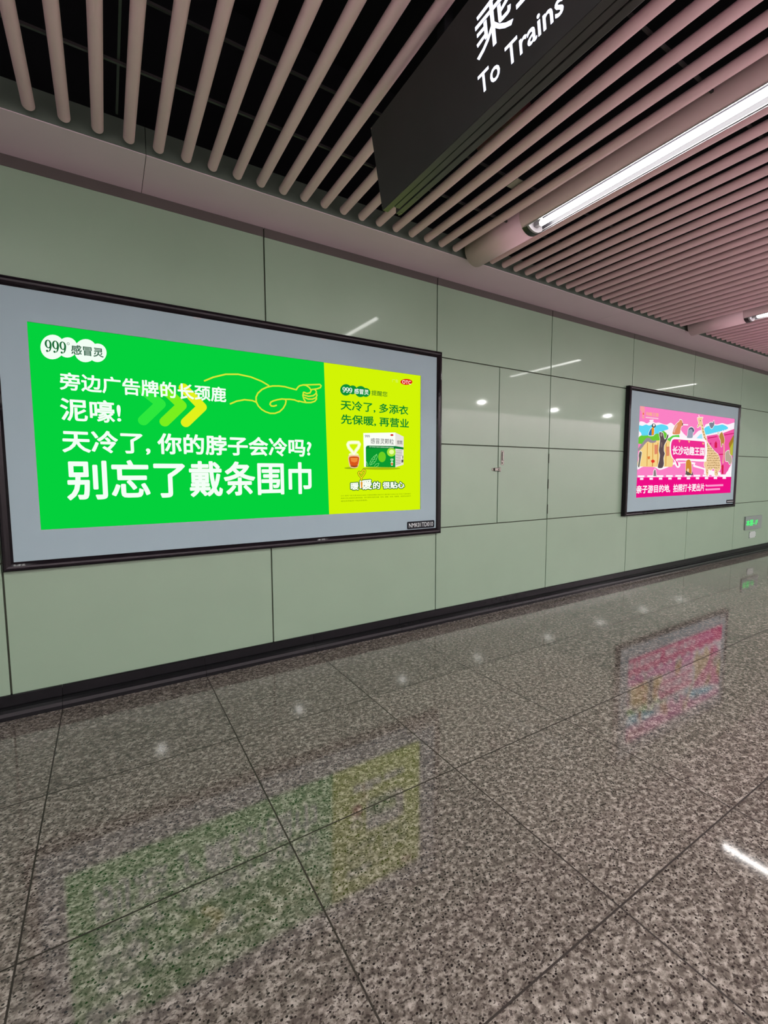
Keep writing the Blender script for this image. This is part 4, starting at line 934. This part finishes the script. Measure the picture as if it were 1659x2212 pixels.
["seal_drawing",6,"fffdf6","L",[[388.8,270.8],[387.7,326.3],[410.8,358.1],[433.7,350.2],[452.8,302.4],[459.3,270.5],[388.8,270.8]],16],
["seal_drawing",6.4,"8a8084","P",[[388.8,270.8],[387.7,326.3],[410.8,358.1],[433.7,350.2],[452.8,302.4],[459.3,270.5]]],
["bird_drawing",6,"fffdf6","L",[[22.0,395.2],[35.8,483.3],[25.0,532.7],[49.0,579.0],[91.5,568.5],[81.8,514.7],[66.2,449.3],[50.5,383.9],[22.0,395.2]],16],
["bird_drawing",6.4,"6a6660","S",[[22.0,395.2],[35.8,483.3],[25.0,532.7],[49.0,579.0],[91.5,568.5],[81.8,514.7],[66.2,449.3],[50.5,383.9]]],
["speech_bubble_picture",8,"fffafc","S",[[855.3,789.1],[1158.2,790.7],[1675.5,791.1],[1746.3,776.2],[1784.1,746.7],[1805.1,592.5],[1792.7,499.1],[1740.1,471.8],[990.6,481.8],[1062.1,426.3],[1041.1,388.4],[984.4,379.8],[924.2,412.7],[885.2,482.5],[817.8,518.5],[771.3,591.0],[755.8,671.8],[773.1,737.2]]],
["speech_bubble_picture",9,"ee2f90","S",[[866.0,761.0],[1161.2,761.5],[1661.1,757.9],[1718.7,735.7],[1742.9,591.2],[1720.1,524.6],[1676.3,506.3],[955.8,504.2],[994.1,446.5],[1006.5,404.9],[973.0,413.0],[926.6,470.7],[850.0,514.9],[804.4,575.4],[787.9,664.7],[805.4,730.3]]],
["speech_bubble_picture",9.5,"f8c884","P",[[971.8,752.5],[1029.1,752.5],[1003.8,718.6]]],
["speech_bubble_picture",9.5,"f8c884","P",[[1233.7,755.7],[1293.6,755.7],[1267.3,721.0]]],
["speech_bubble_picture",9.5,"f8c884","P",[[1640.1,741.9],[1704.2,741.8],[1676.2,705.9]]],
["speech_bubble_picture",10,"fff8fc","T","长沙动趣王国",[829.4,554.0,1726.0,675.6],0.026],
["banner_picture",3,"ee0f86","P",[[12.8,253.7],[2653.8,247.4],[2659.0,-3.3],[1.4,1.7]]],
["banner_picture",4,"fff6fc","P",[[27.2,280.0],[178.1,279.4],[180.0,256.1],[29.0,257.0]]],
["banner_picture",4.4,"fff0fa","P",[[79.4,249.8],[155.1,249.2],[157.2,223.6],[81.4,224.3]]],
["banner_picture",4,"fff6fc","P",[[245.4,280.5],[402.4,279.8],[404.5,256.0],[247.3,257.0]]],
["banner_picture",4.4,"fff0fa","P",[[299.8,249.6],[378.6,249.1],[380.9,223.0],[302.0,223.7]]],
["banner_picture",4,"fff6fc","P",[[470.5,281.0],[634.1,280.3],[636.3,256.1],[472.6,257.1]]],
["banner_picture",4.4,"fff0fa","P",[[527.3,249.5],[609.4,249.0],[611.8,222.3],[529.7,223.0]]],
["banner_picture",4,"fff6fc","P",[[702.9,281.5],[873.3,280.9],[875.7,256.1],[705.2,257.1]]],
["banner_picture",4.4,"fff0fa","P",[[762.2,249.4],[847.7,248.8],[850.3,221.6],[764.7,222.4]]],
["banner_picture",4,"fff6fc","P",[[942.9,282.1],[1120.6,281.4],[1123.1,256.1],[945.4,257.2]]],
["banner_picture",4.4,"fff0fa","P",[[1004.8,249.3],[1093.9,248.7],[1096.7,220.9],[1007.5,221.7]]],
["banner_picture",4,"fff6fc","P",[[1190.8,282.7],[1376.1,282.0],[1378.9,256.2],[1193.5,257.2]]],
["banner_picture",4.4,"fff0fa","P",[[1255.4,249.2],[1348.4,248.6],[1351.5,220.2],[1258.4,221.0]]],
["banner_picture",4,"fff6fc","P",[[1447.0,283.3],[1640.4,282.6],[1643.4,256.2],[1449.9,257.3]]],
["banner_picture",4.4,"fff0fa","P",[[1514.6,249.1],[1611.6,248.5],[1614.9,219.5],[1517.8,220.3]]],
["banner_picture",4,"fff6fc","P",[[1711.9,284.0],[1913.8,283.3],[1917.0,256.3],[1715.0,257.4]]],
["banner_picture",4.4,"fff0fa","P",[[1782.6,249.0],[1883.9,248.4],[1887.4,218.8],[1786.0,219.6]]],
["banner_picture",4,"fff6fc","P",[[1985.9,284.7],[2196.8,284.0],[2200.3,256.4],[1989.2,257.5]]],
["banner_picture",4.4,"fff0fa","P",[[2059.8,249.0],[2165.7,248.3],[2169.4,218.0],[2063.5,218.9]]],
["banner_picture",4,"fff6fc","P",[[2269.5,285.4],[2489.9,284.7],[2493.6,256.5],[2273.0,257.7]]],
["banner_picture",4.4,"fff0fa","P",[[2346.8,248.9],[2457.4,248.3],[2461.5,217.3],[2350.8,218.2]]],
["banner_picture",4,"fff6fc","P",[[2563.1,286.2],[2793.5,285.5],[2797.6,256.7],[2566.9,257.9]]],
["banner_picture",4.4,"fff0fa","P",[[2644.0,248.9],[2759.7,248.2],[2764.1,216.5],[2648.3,217.5]]],
["banner_picture",5,"fff8fc","T","亲子游目的地,",[9.4,48.6,824.4,156.2],0.026],
["banner_picture",5,"fff8fc","T","拍照打卡更出片",[902.7,46.6,1786.0,157.2],0.026],
["banner_picture",5,"ff9cd0","P",[[1838.2,134.0],[2381.0,137.0],[2384.6,108.8],[1841.4,107.0]]],
["banner_picture",5,"ff9cd0","P",[[1844.8,77.3],[2281.9,79.9],[2285.5,51.9],[1848.0,50.3]]],
["banner_picture",6,"ffd0e8","P",[[1850.3,127.1],[1848.1,118.4],[1840.2,113.1],[1829.8,113.3],[1820.7,118.8],[1816.5,127.6],[1818.7,136.2],[1826.5,141.5],[1836.9,141.3],[1846.0,135.8]]],
["banner_picture",6,"ffd0e8","P",[[1857.4,66.3],[1855.2,57.6],[1847.4,52.4],[1836.9,52.6],[1827.8,58.2],[1823.5,67.0],[1825.8,75.6],[1833.6,80.8],[1844.0,80.6],[1853.2,75.1]]],
["zoo_logo_picture",1,"f7a0a4","P",[[14.9,1139.3],[108.2,1138.8],[125.7,1094.7],[110.4,1025.6],[126.8,996.3],[93.0,982.8],[63.9,999.9],[69.1,1038.0],[43.6,1081.4],[15.6,1087.0]]],
["zoo_logo_picture",2,"ee5a3a","P",[[74.6,1038.3],[93.2,1066.0],[112.8,1039.0]]],
["zoo_logo_picture",2,"f8b090","T","动趣王国",[150.5,1030.0,445.6,1077.8],0.03],
["zoo_logo_picture",2,"f8c8d8","L",[[153.9,1007.4],[442.7,1007.8]],30],
["sky_and_clouds_picture",3,"fff6fc","L",[[244.3,972.7],[325.6,979.7]],10],
["sky_and_clouds_picture",3,"fff6fc","L",[[1085.8,966.3],[1210.7,970.5]],10]]}''')
EM = {}
def ink(h):
    """backlit print: the colour of the film with the lamps of the box behind it"""
    if h not in EM:
        m = bpy.data.materials.new('backlit_print_' + h)
        m.use_nodes = True
        n, l = m.node_tree.nodes, m.node_tree.links
        n.clear()
        e = n.new('ShaderNodeEmission')
        e.inputs[0].default_value = hexlin(h)
        e.inputs[1].default_value = POSTER_GAIN
        o = n.new('ShaderNodeOutputMaterial')
        l.new(e.outputs[0], o.inputs[0])
        EM[h] = m
    return EM[h]
PROF = [(0.0, 0.004), (0.0, 0.046), (0.004, 0.054), (0.011, 0.059), (0.020, 0.061), (0.030, 0.059), (0.040, 0.053), (0.047, 0.046), (0.051, 0.042), (0.051, 0.02)]
def rect_frame(bm, x0, z0, x1, z1, sub=1):
    loops = []
    for d, y in PROF:
        loops.append([bm.verts.new(p) for p in ((x0 + d, -y, z0 + d), (x1 - d, -y, z0 + d), (x1 - d, -y, z1 - d), (x0 + d, -y, z1 - d))])
    for a, b in zip(loops[:-1], loops[1:]):
        for i in range(4):
            j = (i + 1) % 4
            bm.faces.new((a[i], a[j], b[j], b[i]))
def light_box(x0, label, art, ox, clips, plate, base):
    """frame corner at x0; ox = left edge of the printed picture"""
    X1, Z0, Z1 = x0 + 3.04, 0.831, 2.4135
    t = empty('advertising_light_box', (x0, 0, Z0), label, 'light box', 'advertising light boxes on the wall')
    bm = bmesh.new()
    rect_frame(bm, 0, 0, 3.04, Z1 - Z0)
    bmesh.ops.subdivide_edges(bm, edges=[e for e in bm.edges if e.calc_length() > 1.0], cuts=24, use_grid_fill=False)
    o = obj('frame', recalc(bm), M['gloss_black'], t, smooth=False)
    px0, pz0 = ox - x0, 1.053 - Z0
    px1, pz1 = px0 + 2.64, pz0 + 1.138
    bm = bmesh.new()                       # grey border panel with the picture opening
    w = 3.04 - 0.049; h_ = Z1 - Z0 - 0.049
    for a in ((0.049, 0.049, px0, h_), (px1, 0.049, w, h_), (px0, 0.049, px1, pz0), (px0, pz1, px1, h_)):
        box(bm, a[0], -0.0405, a[1], a[2], -0.010, a[3])
    bmesh.ops.remove_doubles(bm, verts=bm.verts[:], dist=1e-5)
    obj('border_panel', recalc(bm), M['mat_grey'], t)
    bm = bmesh.new()                       # backlit print
    V = lambda x, z: bm.verts.new((px0 + x, -0.035, pz0 + z))
    for quad, mi in base[1]:
        bm.faces.new([V(*p) for p in quad]).material_index = mi
    box(bm, px0, -0.034, pz0, px1, -0.006, pz1)
    poster = obj('poster', bm, [ink(h) for h in base[0]], t)
    parts = {}
    for e in art:
        parts.setdefault(e[0] if e[0] != 'chevron_arrow' else (e[0], e[1]), []).append(e)
    for key, es in parts.items():
        nm = key if isinstance(key, str) else key[0]
        cols = sorted({e[2] for e in es})
        bm = bmesh.new()
        for e in es:
            lay, mi, d = e[1], cols.index(e[2]), e[4]
            pl = lambda u, v, lay=lay: (px0 + u / 1000.0, -0.0352 - 0.00028 * lay, pz0 + v / 1000.0)
            if e[3] == 'P':
                try:
                    bm.faces.new([bm.verts.new(pl(*p)) for p in d]).material_index = mi
                except ValueError:
                    pass
            elif e[3] == 'S':
                bm.faces.new([bm.verts.new(pl(*p)) for p in smooth_outline(d)]).material_index = mi
            elif e[3] == 'L':
                stroke_into(bm, smooth_outline(d) if d[0] == d[-1] and len(d) > 6 and ox > 0 else d, e[5] * STROKE.get((ox, nm), 1.0), pl, mi)
            elif e[3] == 'T':
                text_into(bm, d, e[5], e[6], pl, mi)
            elif e[3] == '9':
                nines_into(bm, d[0][0], (d[0][1] + d[1][1]) / 2 - 34 * S9(nm), d[1][0], (d[0][1] + d[1][1]) / 2 + 34 * S9(nm), pl, mi)
        obj(nm, bm, [ink(c) for c in cols], poster)
    for x in clips:
        bm = bmesh.new()
        box(bm, x - x0 - 0.024, -0.0415, Z1 - Z0 - 0.0605, x - x0 + 0.024, -0.039, Z1 - Z0 - 0.050, 0, 0.001)
        obj('clip', recalc(bm), M['clip'], t)
    if plate:
        a0, b0, a1, b1 = plate[0]
        bm = bmesh.new()
        box(bm, a0 - x0, -0.0435, b0 - Z0, a1 - x0, -0.0405, b1 - Z0)
        es = [e for e in bm.edges if abs(e.verts[0].co.y - e.verts[1].co.y) > 0.001]
        bmesh.ops.bevel(bm, geom=es, offset=0.010, segments=4, profile=0.5, affect='EDGES')
        pt = obj('number_plate', recalc(bm), M['plate_black'], t)
        if plate[1]:
            bm = bmesh.new()
            text_into(bm, plate[1], (a0 - x0 + 0.017, b0 - Z0 + 0.014, a1 - x0 - 0.016, b1 - Z0 - 0.013), 0.004, lambda u, v: (u, -0.0439, v), 0)
            obj('plate_lettering', bm, M['plate_ink'], pt)
        else:
            bm = bmesh.new()
            box(bm, a0 - x0 + 0.02, -0.0442, b0 - Z0 + 0.02, a1 - x0 - 0.02, -0.0434, b1 - Z0 - 0.02)
            obj('plate_inset', recalc(bm), M['clip'], pt)
    return t
def S9(nm):
    return 1.0 if nm == 'brand_badge' else 0.62
STROKE = {}
for pn, v in [["brand_badge", 0.74], ["pointing_hand_drawing", 1.1], ["chevron_arrow", 0.61], ["medicine_box_picture", 0.7], ["tea_cup_picture", 0.7], ["slogan_logo", 0.7]]:
    STROKE[(-0.325, pn)] = v
for pn, v in [["animal_cutouts_picture", 0.55], ["zoo_logo_picture", 0.5], ["sky_and_clouds_picture", 1.6], ["log_cabin_picture", 1.6]]:
    STROKE[(5.66, pn)] = v
GREEN, YEL, PINK = '04d03c', 'd2f406', 'fb82c4'
light_box(-0.505, 'large light box with a green and yellow poster and white headline lettering', ART['1'], -0.325,
          (0.545, 1.4195, 2.275), ((2.174, 0.888, 2.466, 0.9525), 'NMK01TD010'),
          ((GREEN, YEL), ((((0, 0), (1.776, 0), (1.750, 1.138), (0, 1.138)), 0), (((1.776, 0), (2.640, 0), (2.640, 1.138), (1.750, 1.138)), 1))))
light_box(5.41, 'smaller looking light box further along with a pink zoo poster of animals', ART['2'], 5.66,
          (6.6, 7.9), ((8.168, 0.893, 8.456, 0.945), None),
          ((PINK,), ((((0, 0), (2.66, 0), (2.66, 1.138), (0, 1.138)), 0),)))

# ------------------------------------------------------------------ exit level sign low on the wall
sg = empty('floor_level_sign', (8.972, 0, 0.412), 'grey plate with glowing green floor-level characters, low on the far wall', 'sign')
bm = bmesh.new()
box(bm, 0, -0.022, 0, 0.648, 0.0, 0.226, 0, 0.004)
obj('plate', recalc(bm), M['grey_plate'], sg)
bm = bmesh.new()
text_into(bm, '本层-1F', (0.022, 0.062, 0.475, 0.170), 0.02, lambda u, v: (u, -0.0228, v), 0)
obj('lettering', bm, M['green_led'], sg)
cv = empty('cover_plate', (9.19, 0, 0.262), 'small blank pale plate with four screws under the green floor-level sign', 'plate')
bm = bmesh.new()
box(bm, 0, -0.010, 0, 0.243, 0.0, 0.110, 0, 0.003)
obj('plate', recalc(bm), M['pale_plate'], cv)
for (u, v) in ((0.015, 0.012), (0.228, 0.012), (0.015, 0.098), (0.228, 0.098)):
    bm = bmesh.new()
    cyl(bm, (u, -0.013, v), (u, -0.0095, v), 0.006, 10)
    obj('screw', recalc(bm), M['lamp_black'], cv)
